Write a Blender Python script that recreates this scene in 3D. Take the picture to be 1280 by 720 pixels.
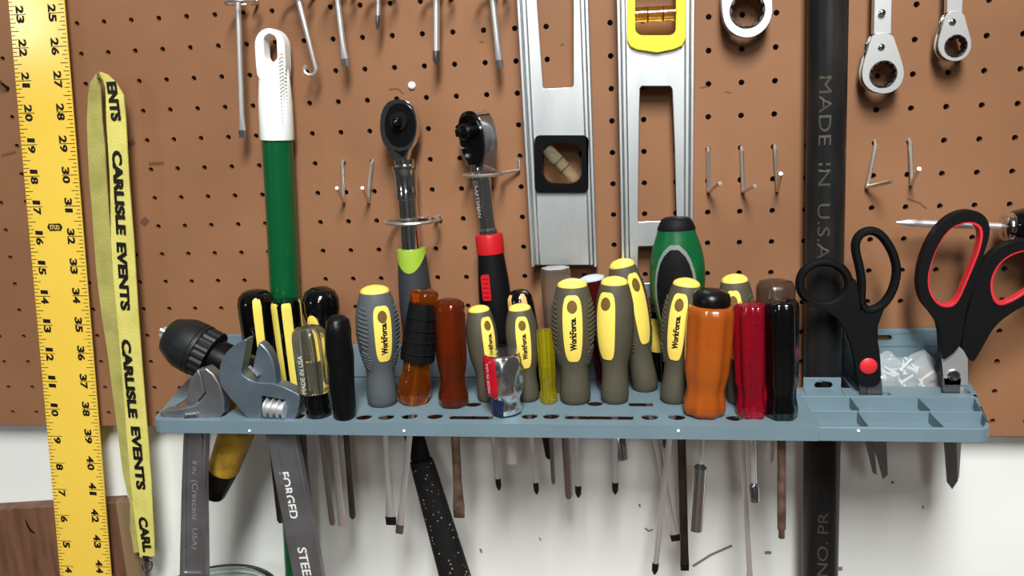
import bpy, bmesh, math, random
from mathutils import Vector, Matrix
from mathutils.geometry import tessellate_polygon
random.seed(7)
for o in list(bpy.data.objects): bpy.data.objects.remove(o)
SC = bpy.context.scene
COL = SC.collection
S = 0.0254                       # everything below is laid out in inches, wall plane y = 0, room towards -y

# ------------------------------------------------------------------ camera
F_PX = 1030.33
CAM = Vector((18.5646, -26.9773, -3.7070))
def rodrigues(r):
    a = r.length
    return Matrix.Rotation(a, 3, r / a)
RM = rodrigues(Vector((-0.208446, 0.0286568, 0.1426455)))
cd = bpy.data.cameras.new('camera'); cam = bpy.data.objects.new('camera', cd); COL.objects.link(cam)
cd.sensor_width = 36; cd.lens = 36 * F_PX / 1280; cd.clip_start = 0.01; cd.clip_end = 50
right, fwd, up = RM.col[0], RM.col[1], RM.col[2]
cam.matrix_world = Matrix(((right[0], up[0], -fwd[0], CAM.x * S), (right[1], up[1], -fwd[1], CAM.y * S),
                           (right[2], up[2], -fwd[2], CAM.z * S), (0, 0, 0, 1)))
SC.camera = cam

# ------------------------------------------------------------------ light
w = bpy.data.worlds.new('room_air'); SC.world = w; w.use_nodes = True
bg = w.node_tree.nodes['Background']; bg.inputs[0].default_value = (0.90, 0.95, 1.0, 1); bg.inputs[1].default_value = 0.1
def area_light(name, loc, target, sx, sy, power, col):
    l = bpy.data.lights.new(name, 'AREA'); l.shape = 'RECTANGLE'; l.size = sx * S; l.size_y = sy * S; l.energy = power; l.color = col
    o = bpy.data.objects.new(name, l); COL.objects.link(o); o.location = Vector(loc) * S
    o.rotation_euler = (Vector(target) - Vector(loc)).to_track_quat('-Z', 'Y').to_euler()
    return o
area_light('ceiling_lamp', (22, -46, 31), (22, -46, -10), 10, 36, 60, (0.985, 1.0, 0.975))
area_light('ceiling_lamp', (22, -108, 31), (22, -108, -10), 10, 36, 30, (0.985, 1.0, 0.975))
area_light('garage_window', (-66, -82, 13), (10, 0, -6), 8, 8, 5, (0.95, 0.98, 1.0))
SC.view_settings.view_transform = 'Standard'; SC.view_settings.look = 'None'
SC.view_settings.exposure = -0.1; SC.view_settings.gamma = 1.0; SC.view_settings.use_curve_mapping = False

# ------------------------------------------------------------------ pixel -> place
def ray(px, py): return RM @ Vector(((px - 640) / F_PX, 1, -(py - 360) / F_PX))
def AY(px, py, y):
    d = ray(px, py); return CAM + d * ((y - CAM.y) / d.y)
def AZ(px, py, z):
    d = ray(px, py); return CAM + d * ((z - CAM.z) / d.z)
def ppi(p):                       # pixels per inch at a place
    return F_PX / (p - CAM).dot(fwd)
def pxo(pts, y): return [(lambda v: (v.x, v.z))(AY(a, b, y)) for a, b in pts]
def zz(pts, ox, oy, k): return [(ox + a / k, oy + b / k) for a, b in pts]

# ------------------------------------------------------------------ materials
def lin(c):
    c = c / 255
    return c / 12.92 if c <= 0.04045 else ((c + 0.055) / 1.055) ** 2.4
def rgb(t): return (lin(t[0]), lin(t[1]), lin(t[2]), 1)
def mat(name, col, rough=0.5, metal=0, trans=0, ior=1.4, col2=None, nscale=40, nlo=0.4, nhi=0.7, stretch=None, bump=None, coat=0, alpha=1, spec=None):
    m = bpy.data.materials.new(name); m.use_nodes = True; nt = m.node_tree; b = nt.nodes['Principled BSDF']
    b.inputs['Base Color'].default_value = rgb(col); b.inputs['Roughness'].default_value = rough; b.inputs['Metallic'].default_value = metal
    b.inputs['Transmission Weight'].default_value = trans; b.inputs['IOR'].default_value = ior; b.inputs['Coat Weight'].default_value = coat
    b.inputs['Alpha'].default_value = alpha
    if spec is not None: b.inputs['Specular IOR Level'].default_value = spec
    tc = nt.nodes.new('ShaderNodeTexCoord'); src = tc.outputs['Object']
    if stretch:
        mp = nt.nodes.new('ShaderNodeMapping'); mp.inputs['Scale'].default_value = stretch; nt.links.new(src, mp.inputs[0]); src = mp.outputs[0]
    if col2 is not None:
        n = nt.nodes.new('ShaderNodeTexNoise'); n.inputs['Scale'].default_value = nscale; n.inputs['Detail'].default_value = 5
        r = nt.nodes.new('ShaderNodeMapRange'); r.inputs[1].default_value = nlo; r.inputs[2].default_value = nhi
        x = nt.nodes.new('ShaderNodeMix'); x.data_type = 'RGBA'; x.inputs[6].default_value = rgb(col); x.inputs[7].default_value = rgb(col2)
        nt.links.new(src, n.inputs[0]); nt.links.new(n.outputs[0], r.inputs[0]); nt.links.new(r.outputs[0], x.inputs[0]); nt.links.new(x.outputs[2], b.inputs['Base Color'])
    if bump:
        n2 = nt.nodes.new('ShaderNodeTexNoise'); n2.inputs['Scale'].default_value = bump[0]; n2.inputs['Detail'].default_value = 3
        bp = nt.nodes.new('ShaderNodeBump'); bp.inputs['Strength'].default_value = bump[1]; bp.inputs['Distance'].default_value = 0.002
        nt.links.new(src, n2.inputs[0]); nt.links.new(n2.outputs[0], bp.inputs['Height']); nt.links.new(bp.outputs[0], b.inputs['Normal'])
    return m
def speckle(name, col, spot, scale, size, rough):
    m = mat(name, col, rough); nt = m.node_tree; b = nt.nodes['Principled BSDF']
    tc = nt.nodes.new('ShaderNodeTexCoord'); v = nt.nodes.new('ShaderNodeTexVoronoi'); v.inputs['Scale'].default_value = scale
    r = nt.nodes.new('ShaderNodeMapRange'); r.inputs[1].default_value = size; r.inputs[2].default_value = size * 0.7
    x = nt.nodes.new('ShaderNodeMix'); x.data_type = 'RGBA'; x.inputs[6].default_value = rgb(col); x.inputs[7].default_value = rgb(spot)
    nt.links.new(tc.outputs['Object'], v.inputs[0]); nt.links.new(v.outputs['Distance'], r.inputs[0]); nt.links.new(r.outputs[0], x.inputs[0]); nt.links.new(x.outputs[2], b.inputs['Base Color'])
    return m
M = dict(
    board=mat('pegboard_brown', (144, 102, 73), 0.5, col2=(127, 89, 63), nscale=7, nlo=0.35, nhi=0.75, bump=(90, 0.05), spec=0.3),
    wall=mat('white_paint', (236, 238, 234), 0.6, col2=(222, 224, 222), nscale=5, bump=(30, 0.05)),
    dim=mat('grey_board', (84, 82, 80), 0.8, col2=(80, 78, 76), nscale=3),
    concrete=mat('concrete', (84, 80, 76), 0.8, col2=(95, 92, 88), nscale=6),
    ceil=mat('ceiling_paint', (176, 176, 174), 0.8),
    wood=mat('brown_wood', (122, 86, 64), 0.6, col2=(82, 54, 40), nscale=110, stretch=(1, 1, 0.12), nlo=0.3, nhi=0.75),
    wood2=mat('dull_wood', (140, 115, 85), 0.7, col2=(95, 75, 55), nscale=30, stretch=(1, 1, 0.1)),
    rack=mat('blue_grey_plastic', (105, 125, 135), 0.42, col2=(99, 118, 128), nscale=18),
    ruler=mat('yellow_enamel', (242, 204, 82), 0.17, col2=(236, 196, 74), nscale=6),
    ink=mat('black_ink', (22, 18, 16), 0.5),
    lany=mat('yellow_webbing', (216, 206, 112), 0.8, col2=(200, 190, 98), nscale=50, bump=(600, 0.3)),
    lany2=mat('darker_webbing', (172, 165, 90), 0.85, col2=(150, 144, 78), nscale=45, bump=(600, 0.3)),  # darker yellow for the back strand
    chrome=mat('chrome', (215, 216, 218), 0.12, 1),
    satin=mat('satin_chrome', (232, 232, 232), 0.38, 0.85),
    steel=mat('dull_steel', (150, 150, 152), 0.38, 1),
    dsteel=mat('dark_steel', (92, 88, 88), 0.45, 1, col2=(70, 66, 66), nscale=30),
    tip=mat('black_oxide_tip', (30, 29, 30), 0.4, 0.6),
    rust=mat('rusty_steel', (110, 88, 74), 0.65, 0.4, col2=(70, 52, 44), nscale=90),
    alu=mat('aluminium', (225, 228, 230), 0.42, 1, col2=(210, 215, 219), nscale=60, stretch=(1, 1, 0.2), bump=(120, 0.03)),
    wrench=mat('forged_steel', (158, 158, 163), 0.45, 0.9, col2=(128, 126, 130), nscale=30, bump=(160, 0.08)),
    wrenchb=mat('blue_steel', (142, 158, 172), 0.42, 0.85, col2=(118, 132, 146), nscale=30),
    wirez=mat('zinc_wire', (228, 226, 220), 0.33, 0.92),
    pipe=mat('black_iron', (30, 30, 31), 0.36, 0.2, col2=(66, 60, 52), nscale=45, nlo=0.5, nhi=0.9, stretch=(1, 1, 0.18), bump=(140, 0.1), spec=0.3),
    pipetext=mat('stamped_print', (66, 61, 50), 0.6),
    white=mat('white_plastic', (240, 242, 240), 0.4),
    whitetx=mat('white_print', (214, 214, 210), 0.5),
    green=mat('green_tube', (8, 80, 42), 0.25, coat=0.3),
    green2=mat('green_plastic', (12, 90, 48), 0.35, col2=(7, 72, 38), nscale=30),
    blk=mat('black_plastic', (9, 9, 10), 0.3, spec=0.35),
    blkgloss=mat('black_gloss', (6, 6, 7), 0.12, coat=0.4),
    blkmat=mat('black_rubber', (13, 13, 15), 0.6, spec=0.2),
    chuck=mat('chuck_black', (22, 24, 27), 0.45),
    tape=mat('black_tape', (10, 10, 11), 0.35, bump=(70, 0.6), spec=0.3),
    dkgrey=mat('charcoal_rubber', (48, 51, 55), 0.6),
    padline=mat('grey_trim', (112, 122, 116), 0.5),
    lime=mat('lime_plastic', (150, 178, 58), 0.4),
    red=mat('red_plastic', (184, 24, 32), 0.4),
    redin=mat('coral_red', (204, 44, 54), 0.4),
    olive=mat('olive_rubber', (76, 71, 57), 0.6, col2=(68, 64, 51), nscale=40),
    grey=mat('grey_rubber', (78, 83, 86), 0.6, col2=(70, 75, 78), nscale=40),
    yel=mat('yellow_plastic', (240, 210, 96), 0.4),
    yel2=mat('dull_yellow', (226, 206, 92), 0.45),
    tan=mat('tan_plastic', (214, 168, 104), 0.45),
    mott=mat('worn_yellow_body', (190, 152, 48), 0.5, col2=(120, 92, 30), nscale=70),
    clear=mat('clear_acetate', (246, 238, 208), 0.08, trans=0.97),
    clear2=mat('smoky_acetate', (176, 160, 146), 0.15, trans=0.85),
    yclear=mat('yellow_acetate', (240, 222, 40), 0.06, trans=0.86),
    amber=mat('amber_acetate', (224, 112, 14), 0.08, trans=0.93),
    brownac=mat('brown_acetate', (132, 50, 16), 0.12, trans=0.75),
    orange=mat('orange_acetate', (190, 98, 32), 0.2, trans=0.45, col2=(176, 84, 24), nscale=30),
    redac=mat('red_acetate', (228, 36, 66), 0.08, trans=0.85),
    dkred=mat('dark_red_acetate', (80, 16, 16), 0.12, trans=0.5),
    dkbrown=mat('dark_brown_acetate', (62, 44, 34), 0.25),
    foil=mat('crumpled_foil', (236, 236, 238), 0.2, 1, bump=(60, 0.6)),
    foilred=mat('red_wrap', (176, 16, 34), 0.28, bump=(90, 0.4)),
    foilblue=mat('blue_wrap', (26, 34, 66), 0.3, bump=(110, 0.8)),
    grip=speckle('speckled_rubber', (15, 15, 16), (150, 146, 138), 240, 0.2, 0.6),
    glass=mat('jar_glass', (226, 238, 238), 0.03, trans=1.0),
    vial=mat('vial_acrylic', (238, 232, 200), 0.05, trans=0.9),
    vialy=mat('amber_vial', (214, 168, 70), 0.05, trans=0.95),
    yhouse=mat('lemon_housing', (248, 226, 60), 0.4),
    bag=mat('clear_bag', (225, 230, 232), 0.12, alpha=0.28),
    bits=mat('grey_bits', (180, 190, 194), 0.5),
    cardb=mat('brown_card', (120, 98, 80), 0.7),
    hole=mat('hole_shade', (104, 76, 26), 0.7),  # brownish yellow painted for the shaded inside of the hanging hole
    smudge=mat('dark_smudge', (100, 69, 49), 0.7),
    stain=mat('wall_scuff', (120, 116, 112), 0.8),
)

# ------------------------------------------------------------------ mesh collecting
I4 = Matrix.Identity(4)
class MB:
    def __init__(s): s.v = []; s.f = []
    def add(s, vs, fs, m=None):
        k = len(s.v)
        s.v += [(m @ Vector(p)) if m is not None else Vector(p) for p in vs]
        s.f += [[i + k for i in f] for f in fs]; return s
    def box(s, x0, x1, y0, y1, z0, z1, m=None):
        vs = [(x, y, z) for x in (x0, x1) for y in (y0, y1) for z in (z0, z1)]
        return s.add(vs, [(0, 1, 3, 2), (4, 6, 7, 5), (0, 4, 5, 1), (2, 3, 7, 6), (0, 2, 6, 4), (1, 5, 7, 3)], m)
    def lathe(s, prof, n=24, m=None, flute=None, sy=1.0, sx=1.0):
        vs, fs, rows = [], [], []
        for (r, z) in prof:
            if r <= 1e-6: rows.append([len(vs)]); vs.append((0, 0, z))
            else:
                row = []
                for i in range(n):
                    a = 2 * math.pi * i / n; q = r * (flute(a, z) if flute else 1)
                    row.append(len(vs)); vs.append((q * math.sin(a) * sx, -q * math.cos(a) * sy, z))
                rows.append(row)
        for A, B in zip(rows, rows[1:]):
            if len(A) == 1 and len(B) == 1: continue
            for i in range(n):
                j = (i + 1) % n
                if len(A) == 1: fs.append((A[0], B[i], B[j]))
                elif len(B) == 1: fs.append((A[i], A[j], B[0]))
                else: fs.append((A[i], A[j], B[j], B[i]))
        if len(rows[0]) > 1 : fs.append(rows[0])
        if len(rows[-1]) > 1: fs.append(rows[-1])
        return s.add(vs, fs, m)
    def tube(s, pts, r, n=8, closed=False, flat=1.0):
        P = [Vector(p) for p in pts]; k = len(P); R = r if isinstance(r, (list, tuple)) else [r] * k
        vs, fs = [], []; prev = None
        for i in range(k):
            a = P[(i - 1) % k] if closed or i > 0 else P[i]; b = P[(i + 1) % k] if closed or i < k - 1 else P[i]
            t = (b - a).normalized()
            if prev is None:
                u = t.cross(Vector((0, 1, 0)));  u = u if u.length > 0.1 else t.cross(Vector((1, 0, 0)))
            else: u = prev - t * prev.dot(t)
            u.normalize(); prev = u; v = t.cross(u)
            for j in range(n):
                c = 2 * math.pi * j / n; vs.append(P[i] + u * (R[i] * math.cos(c)) + v * (R[i] * flat * math.sin(c)))
        for i in range(k if closed else k - 1):
            for j in range(n):
                a, b = i * n, ((i + 1) % k) * n; q = (j + 1) % n
                fs.append((a + j, a + q, b + q, b + j))
        if not closed: fs.append(list(range(n))); fs.append(list(range((k - 1) * n, k * n)))
        return s.add(vs, fs)
    def ext(s, outline, y0, y1, holes=(), m=None):        # outline in local x,z extruded along y
        loops = [list(outline)] + [list(h) for h in holes]
        tri = tessellate_polygon([[Vector((a, b, 0)) for a, b in L] for L in loops])
        flat = [p for L in loops for p in L]; n = len(flat)
        vs = [(a, y0, b) for a, b in flat] + [(a, y1, b) for a, b in flat]
        fs = [tuple(t) for t in tri] + [tuple(i + n for i in t) for t in tri]
        k = 0
        for L in loops:
            for i in range(len(L)):
                a, b = k + i, k + (i + 1) % len(L); fs.append((a, b, b + n, a + n))
            k += len(L)
        return s.add(vs, fs, m)
def link(name, mb, material, base=(0, 0, 0), parent=None, smooth=40, bevel=0, seg=2):
    bm = bmesh.new(); b = Vector(base)
    vv = [bm.verts.new((p - b) * S) for p in mb.v]
    for f in mb.f:
        try: bm.faces.new([vv[i] for i in f])
        except ValueError: pass
    bmesh.ops.recalc_face_normals(bm, faces=bm.faces)
    me = bpy.data.meshes.new(name); bm.to_mesh(me); bm.free()
    me.materials.append(material)
    for p in me.polygons: p.use_smooth = True
    me.set_sharp_from_angle(angle=math.radians(smooth))
    o = bpy.data.objects.new(name, me); COL.objects.link(o)
    if parent is not None: o.parent = parent
    else: o.location = b * S
    if bevel:
        md = o.modifiers.new('edge', 'BEVEL'); md.width = bevel * S; md.segments = seg; md.limit_method = 'ANGLE'; md.angle_limit = math.radians(50)
    return o
class Thing:
    def __init__(s, name, label, cat, base, group=None):
        s.o = bpy.data.objects.new(name, None); COL.objects.link(s.o); s.o.empty_display_size = 0.02
        s.base = Vector(base); s.o.location = s.base * S; s.o['label'] = label; s.o['category'] = cat
        if group: s.o['group'] = group
    def part(s, name, mb, material, under=None, **k):
        return link(name, mb, material, s.base, under or s.o, **k)
def single(name, label, cat, mb, material, base=None, group=None, **k):
    b = base if base is not None else mb.v[0]
    o = link(name, mb, material, b, None, **k); o['label'] = label; o['category'] = cat
    if group: o['group'] = group
    return o
def struct(name, mb, material, **k):
    o = link(name, mb, material, (0, 0, 0), None, **k); o['kind'] = 'structure'; return o
def frame(o, z, y=Vector((0, 1, 0))):                      # local z along tool, local y towards the wall
    z = z.normalized(); x = y.cross(z).normalized(); y = z.cross(x)
    return Matrix(((x.x, y.x, z.x, o.x), (x.y, y.y, z.y, o.y), (x.z, y.z, z.z, o.z), (0, 0, 0, 1)))
def circ(cx, cz, r, n=20, rz=None, a0=0): return [(cx + r * math.cos(a0 + 2 * math.pi * i / n), cz + (rz or r) * math.sin(a0 + 2 * math.pi * i / n)) for i in range(n)]
def rrect(x0, x1, z0, z1, r, n=5):
    p = []
    for cx, cz, a in ((x1 - r, z1 - r, 0), (x0 + r, z1 - r, 90), (x0 + r, z0 + r, 180), (x1 - r, z0 + r, 270)):
        p += [(cx + r * math.cos(math.radians(a + 90 * i / n)), cz + r * math.sin(math.radians(a + 90 * i / n))) for i in range(n + 1)]
    return p
def smoothpoly(pts, it=2, closed=True):                    # Chaikin
    for _ in range(it):
        q = []; n = len(pts)
        for i in range(n if closed else n - 1):
            a, b = Vector(pts[i]), Vector(pts[(i + 1) % n]); q += [a * 0.75 + b * 0.25, a * 0.25 + b * 0.75]
        pts = [tuple(v) for v in q] if closed else [tuple(pts[0])] + [tuple(v) for v in q] + [tuple(pts[-1])]
    return pts

# ------------------------------------------------------------------ lettering
TX = {}
def glyphs(s, bold=0.0):
    key = (s, bold)
    if key not in TX:
        c = bpy.data.curves.new('t', 'FONT'); c.body = s; c.size = 1; c.offset = bold; c.resolution_u = 3
        o = bpy.data.objects.new('t', c); COL.objects.link(o)
        dg = bpy.context.evaluated_depsgraph_get(); me = bpy.data.meshes.new_from_object(o.evaluated_get(dg))
        vs = [(v.co.x, v.co.y) for v in me.vertices]; fs = [tuple(p.vertices) for p in me.polygons]
        bpy.data.objects.remove(o); bpy.data.meshes.remove(me); bpy.data.curves.remove(c)
        x0, x1 = min(v[0] for v in vs), max(v[0] for v in vs); y0, y1 = min(v[1] for v in vs), max(v[1] for v in vs)
        TX[key] = ([((a - x0) / (x1 - x0), (b - y0) / (y1 - y0)) for a, b in vs], fs)
    return TX[key]
def text_on(mb, s, p0, p1, h, bold=0.0, upv=None, lift=Vector((0, -0.012, 0))):   # from p0 to p1, letters h inches tall, centred on that line
    vs, fs = glyphs(s, bold); d = p1 - p0
    u = upv if upv is not None else Vector((-d.z, 0, d.x)).normalized()
    mb.add([p0 + d * a + u * ((b - 0.5) * h) + lift for a, b in vs], fs)

# ================================================================== the setting
WY = 0.75                                                  # painted wall behind the pegboard
struct('wall_back', MB().box(-76, 102, WY, WY + 4, -58, 34), M['wall'])
struct('floor', MB().box(-76, 102, -142, WY + 4, -60, -58), M['concrete'])
struct('wall_left', MB().box(-76, -74, -140, WY + 4, -58, 34), M['dim'])
struct('wall_right', MB().box(100, 102, -140, WY + 4, -58, 34), M['dim'])
struct('wall_front', MB().box(-76, 102, -142, -140, -58, 34), M['dim'])
struct('ceiling', MB().box(-76, 102, -142, WY + 4, 34, 36), M['ceil'])
def pegboard():
    mb = MB(); r = 0.092; th = 0.22; x0, x1, zt, zb = -10, 38, 6, -14
    vs, fs = [], []
    def gv(x, y, z): vs.append((x, y, z)); return len(vs) - 1
    for i in range(x0, x1):
        for k in range(zb, zt):
            cx, cz = i, k
            sq = [(cx + a * 0.5, cz + b * 0.5) for a, b in ((1, 0), (1, 1), (0, 1), (-1, 1), (-1, 0), (-1, -1), (0, -1), (1, -1))]
            ci = circ(cx, cz, r, 8)
            A = [gv(x, 0, z) for x, z in sq]; B = [gv(x, 0, z) for x, z in ci]; C = [gv(x, th, z) for x, z in ci]
            for j in range(8):
                q = (j + 1) % 8; fs += [(A[j], A[q], B[q], B[j]), (B[j], B[q], C[q], C[j])]
    mb.add(vs, fs)
    X0, X1, Z0, Z1 = x0 - 0.5, x1 - 0.5, zb - 0.5, zt - 0.5
    mb.add([(X0, 0, Z0), (X1, 0, Z0), (X1, th, Z0), (X0, th, Z0), (X0, 0, Z1), (X1, 0, Z1), (X1, th, Z1), (X0, th, Z1)],
           [(0, 1, 2, 3), (4, 5, 6, 7), (0, 3, 7, 4), (1, 2, 6, 5)])
    bm = bmesh.new(); vv = [bm.verts.new(p * S) for p in mb.v]
    for f in mb.f: bm.faces.new([vv[i] for i in f])
    bmesh.ops.remove_doubles(bm, verts=bm.verts, dist=1e-5); bmesh.ops.recalc_face_normals(bm, faces=bm.faces)
    me = bpy.data.meshes.new('pegboard'); bm.to_mesh(me); bm.free(); me.materials.append(M['board'])
    o = bpy.data.objects.new('pegboard', me); COL.objects.link(o)
    o['label'] = 'brown perforated hardboard pegboard covering the upper wall'; o['category'] = 'pegboard'
    for x in (-9.8, 36.8):                                 # battens carrying the board, outside the picture
        link('batten', MB().box(x - 0.4, x + 0.4, th, WY - 0.02, -14.3, 5), M['wood'], parent=o)
pegboard()
# scuffs on the painted wall: flat marks
def scuff(pts, wd):
    m = MB(); P = [AY(a, b, WY - 0.012) for a, b in pts]; m.tube(P, [wd / 2] * len(P), 5, flat=0.1); return m
wl = bpy.data.objects['wall_back']
for pts, wd in (([(866, 708), (888, 694), (915, 682)], 0.10), ([(806, 660), (811, 664), (816, 662)], 0.07), ([(799, 630), (800, 634)], 0.07), ([(600, 686), (602, 691)], 0.08),
                ([(1046, 711), (1053, 711)], 0.16), ([(1114, 602), (1117, 604)], 0.09), ([(1153, 632), (1154, 636)], 0.06), ([(956, 691), (964, 691)], 0.13), ([(674, 672), (676, 676)], 0.05)):
    link('scuff', scuff(pts, wd), M['stain'], parent=wl)
pb = bpy.data.objects['pegboard']
for pts, wd in (([(160, 181), (168, 177)], 0.2), ([(178, 274), (184, 280)], 0.3), ([(186, 205), (205, 204)], 0.12), ([(1134, 248), (1150, 254), (1158, 261)], 0.05), ([(486, 112), (497, 111), (504, 117)], 0.06), ([(599, 52), (605, 53)], 0.05), ([(875, 110), (885, 108)], 0.05), ([(906, 115), (914, 116)], 0.04), ([(700, 57), (705, 55)], 0.05), ([(2, 195), (20, 190)], 0.08)):
    m = MB(); m.tube([AY(a, b, -0.004) for a, b in pts], [wd / 2] * len(pts), 6, flat=0.04); link('smudge', m, M['smudge'], parent=pb)
# work bench below the picture carries the jar and the boards
bt = Thing('workbench', 'workbench top below the tool rack', 'workbench', (10, -8, -26))
bt.part('bench_top', MB().box(-28, 60, -14, 0.6, -27.5, -26), M['wood'], bevel=0.1)
for x in (-26, 58):
    for y in (-13, -0.5): bt.part('leg', MB().box(x - 1.5, x + 1.5, y - 1, y + 1, -58, -27.5), M['wood'])

# ================================================================== rack geometry
ZS = -12.4                                                 # top face of the rack
HOLES = []                                                 # (x, y, r) shaft holes in the rack
def sx(px, py=500, z=ZS): return AZ(px, py, z)

# ================================================================== screwdriver builders
class Tool:
    def __init__(s, top, tip, w, bot=None, y=None, hole=0.19):
        if y is None:
            p = AZ(bot[0], bot[1], ZS); y = p.y + 0.8 * w / 2 / ppi(p)
        s.y = y; T = AY(top[0], top[1], y); t = AY(tip[0], tip[1], y); d = (T - t).normalized()
        s.B = t + d * ((ZS + 0.01 - t.z) / d.z); s.M = frame(s.B, d); s.L = (T - s.B).length; s.lt = (s.B - t).length
        s.k = 1 / ppi(s.B + d * s.L * 0.5); s.R = w / 2 * s.k; s.d = d
        if hole: HOLES.append((s.B.x, s.B.y, hole))
    def prof(s, tab): return [(r * s.R, t * s.L) for t, r in tab]
def shaft(th, T, rpx, tip='flat', m='satin', tipw=None, tipm=None, under=None, tl=0.42, blade=None):
    r = rpx / 2 * T.k; L = T.lt; tipm = M[tipm] if tipm else None
    if tip == 'flat':
        tw = (tipw or rpx * 1.7) / 2 * T.k; n = 14; vs, fs = [], []
        b = min(blade or 0.8, L * 0.45)
        rows = [(0.3, r, r), (-L + b, r, r), (-L + b * 0.55, (r + tw) / 2, r * 0.8), (-L + b * 0.3, tw, r * 0.5), (-L + 0.02, tw * 0.93, r * 0.28), (-L, tw * 0.93, r * 0.25)]
        mb = MB()
        for i, (z, a, c) in enumerate(rows):
            for j in range(n): g = 2 * math.pi * j / n; vs.append((a * math.sin(g), -c * math.cos(g), z))
        for i in range(len(rows) - 1):
            for j in range(n): q = (j + 1) % n; fs.append((i * n + j, i * n + q, (i + 1) * n + q, (i + 1) * n + j))
        cut = 3
        sh = MB().add(vs[:(cut + 1) * n], [f for f in fs[:cut * n]] + [list(range(n))], T.M)
        th.part('shaft', sh, M[m], under)
        tv = vs[cut * n:]; tf = [tuple(i - cut * n for i in f) for f in fs[cut * n:]] + [list(range(len(tv) - n, len(tv)))]
        th.part('blade_tip', MB().add(tv, tf, T.M), tipm or M[m], under)
    elif tip == 'phillips':
        th.part('shaft', MB().lathe([(r, 0.3), (r, -L + tl)], 12, T.M), M[m], under)
        fl = lambda a, z: 1 if z > -L + tl * 0.7 else (0.72 + 0.28 * abs(math.cos(2 * a)))
        th.part('cross_tip', MB().lathe([(r * 1.06, -L + tl), (r * 1.12, -L + tl * 0.7), (r * 1.0, -L + tl * 0.3), (r * 0.3, -L), (0, -L)], 24, T.M, fl), tipm or M['tip'], under)
    elif tip == 'nut':
        tw = tipw / 2 * T.k
        th.part('shaft', MB().lathe([(r, 0.3), (r, -L + tl)], 12, T.M), M[m], under)
        th.part('socket', MB().lathe([(r, -L + tl + 0.12), (tw, -L + tl), (tw, -L), (tw * 0.72, -L), (tw * 0.7, -L + 0.3), (0, -L + 0.3)], 20, T.M), tipm or M['chrome'], under)
    else:
        th.part('shaft', MB().lathe([(r, 0.3), (r, -L + 0.1), (r * 0.6, -L), (0, -L)], 12, T.M), M[m], under)
def at_t(tab, t):
    for (t0, r0), (t1, r1) in zip(tab, tab[1:]):
        if t0 <= t <= t1 and t1 > t0: return r0 + (r1 - r0) * (t - t0) / (t1 - t0)
    return tab[-1][1]
def patch(T, tab, t0, t1, phi, dphi, off, nt=14, na=8, pw=2.6, side=0.05, taper=0.0):
    mb = MB(); vs, fs = [], []; n = na + 1
    rows = [t0 + (t1 - t0) * 0.5 * (1 - math.cos(math.pi * i / nt)) for i in range(nt + 1)]
    for lay in (off, -side):
        for t in rows:
            u = abs(2 * (t - t0) / (t1 - t0) - 1); wd = dphi * max(0.02, (1 - u ** pw)) ** (1 / pw) * (1 - taper * (1 - (t - t0) / (t1 - t0)))
            r = at_t(tab, t) * T.R + lay
            for j in range(n):
                a = math.radians(phi + wd * (2 * j / na - 1)); vs.append((r * math.sin(a), -r * math.cos(a), t * T.L))
    N = (nt + 1) * n
    for i in range(nt):
        for j in range(na): fs.append((i * n + j, i * n + j + 1, (i + 1) * n + j + 1, (i + 1) * n + j))
        for j in (0, na): fs.append((i * n + j, (i + 1) * n + j, N + (i + 1) * n + j, N + i * n + j))
    for i in (0, nt):
        for j in range(na): fs.append((i * n + j, i * n + j + 1, N + i * n + j + 1, N + i * n + j))
    return mb.add(vs, fs, T.M)
def wrap_text(T, tab, s, tc, length, h, phi, off, bold=0.03):
    vs, fs = glyphs(s, bold); out = []
    for a, b in vs:
        t = tc + (a - 0.5) * length / T.L; r = at_t(tab, t) * T.R; g = math.radians(phi) - (b - 0.5) * h / r; r += off
        out.append((r * math.sin(g), -r * math.cos(g), t * T.L))
    return MB().add(out, fs, T.M)
WF = [(0.0, 0.60), (0.012, 0.66), (0.05, 0.72), (0.13, 0.70), (0.24, 0.66), (0.31, 0.68), (0.38, 0.80), (0.46, 0.91), (0.56, 0.98), (0.64, 1.0), (0.72, 0.99), (0.80, 0.94), (0.88, 0.83), (0.93, 0.74), (0.95, 0.69)]
CAP = [(0.945, 0.68), (0.958, 0.685), (0.975, 0.62), (0.99, 0.46), (1.0, 0.24), (1.003, 0.0)]
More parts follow.
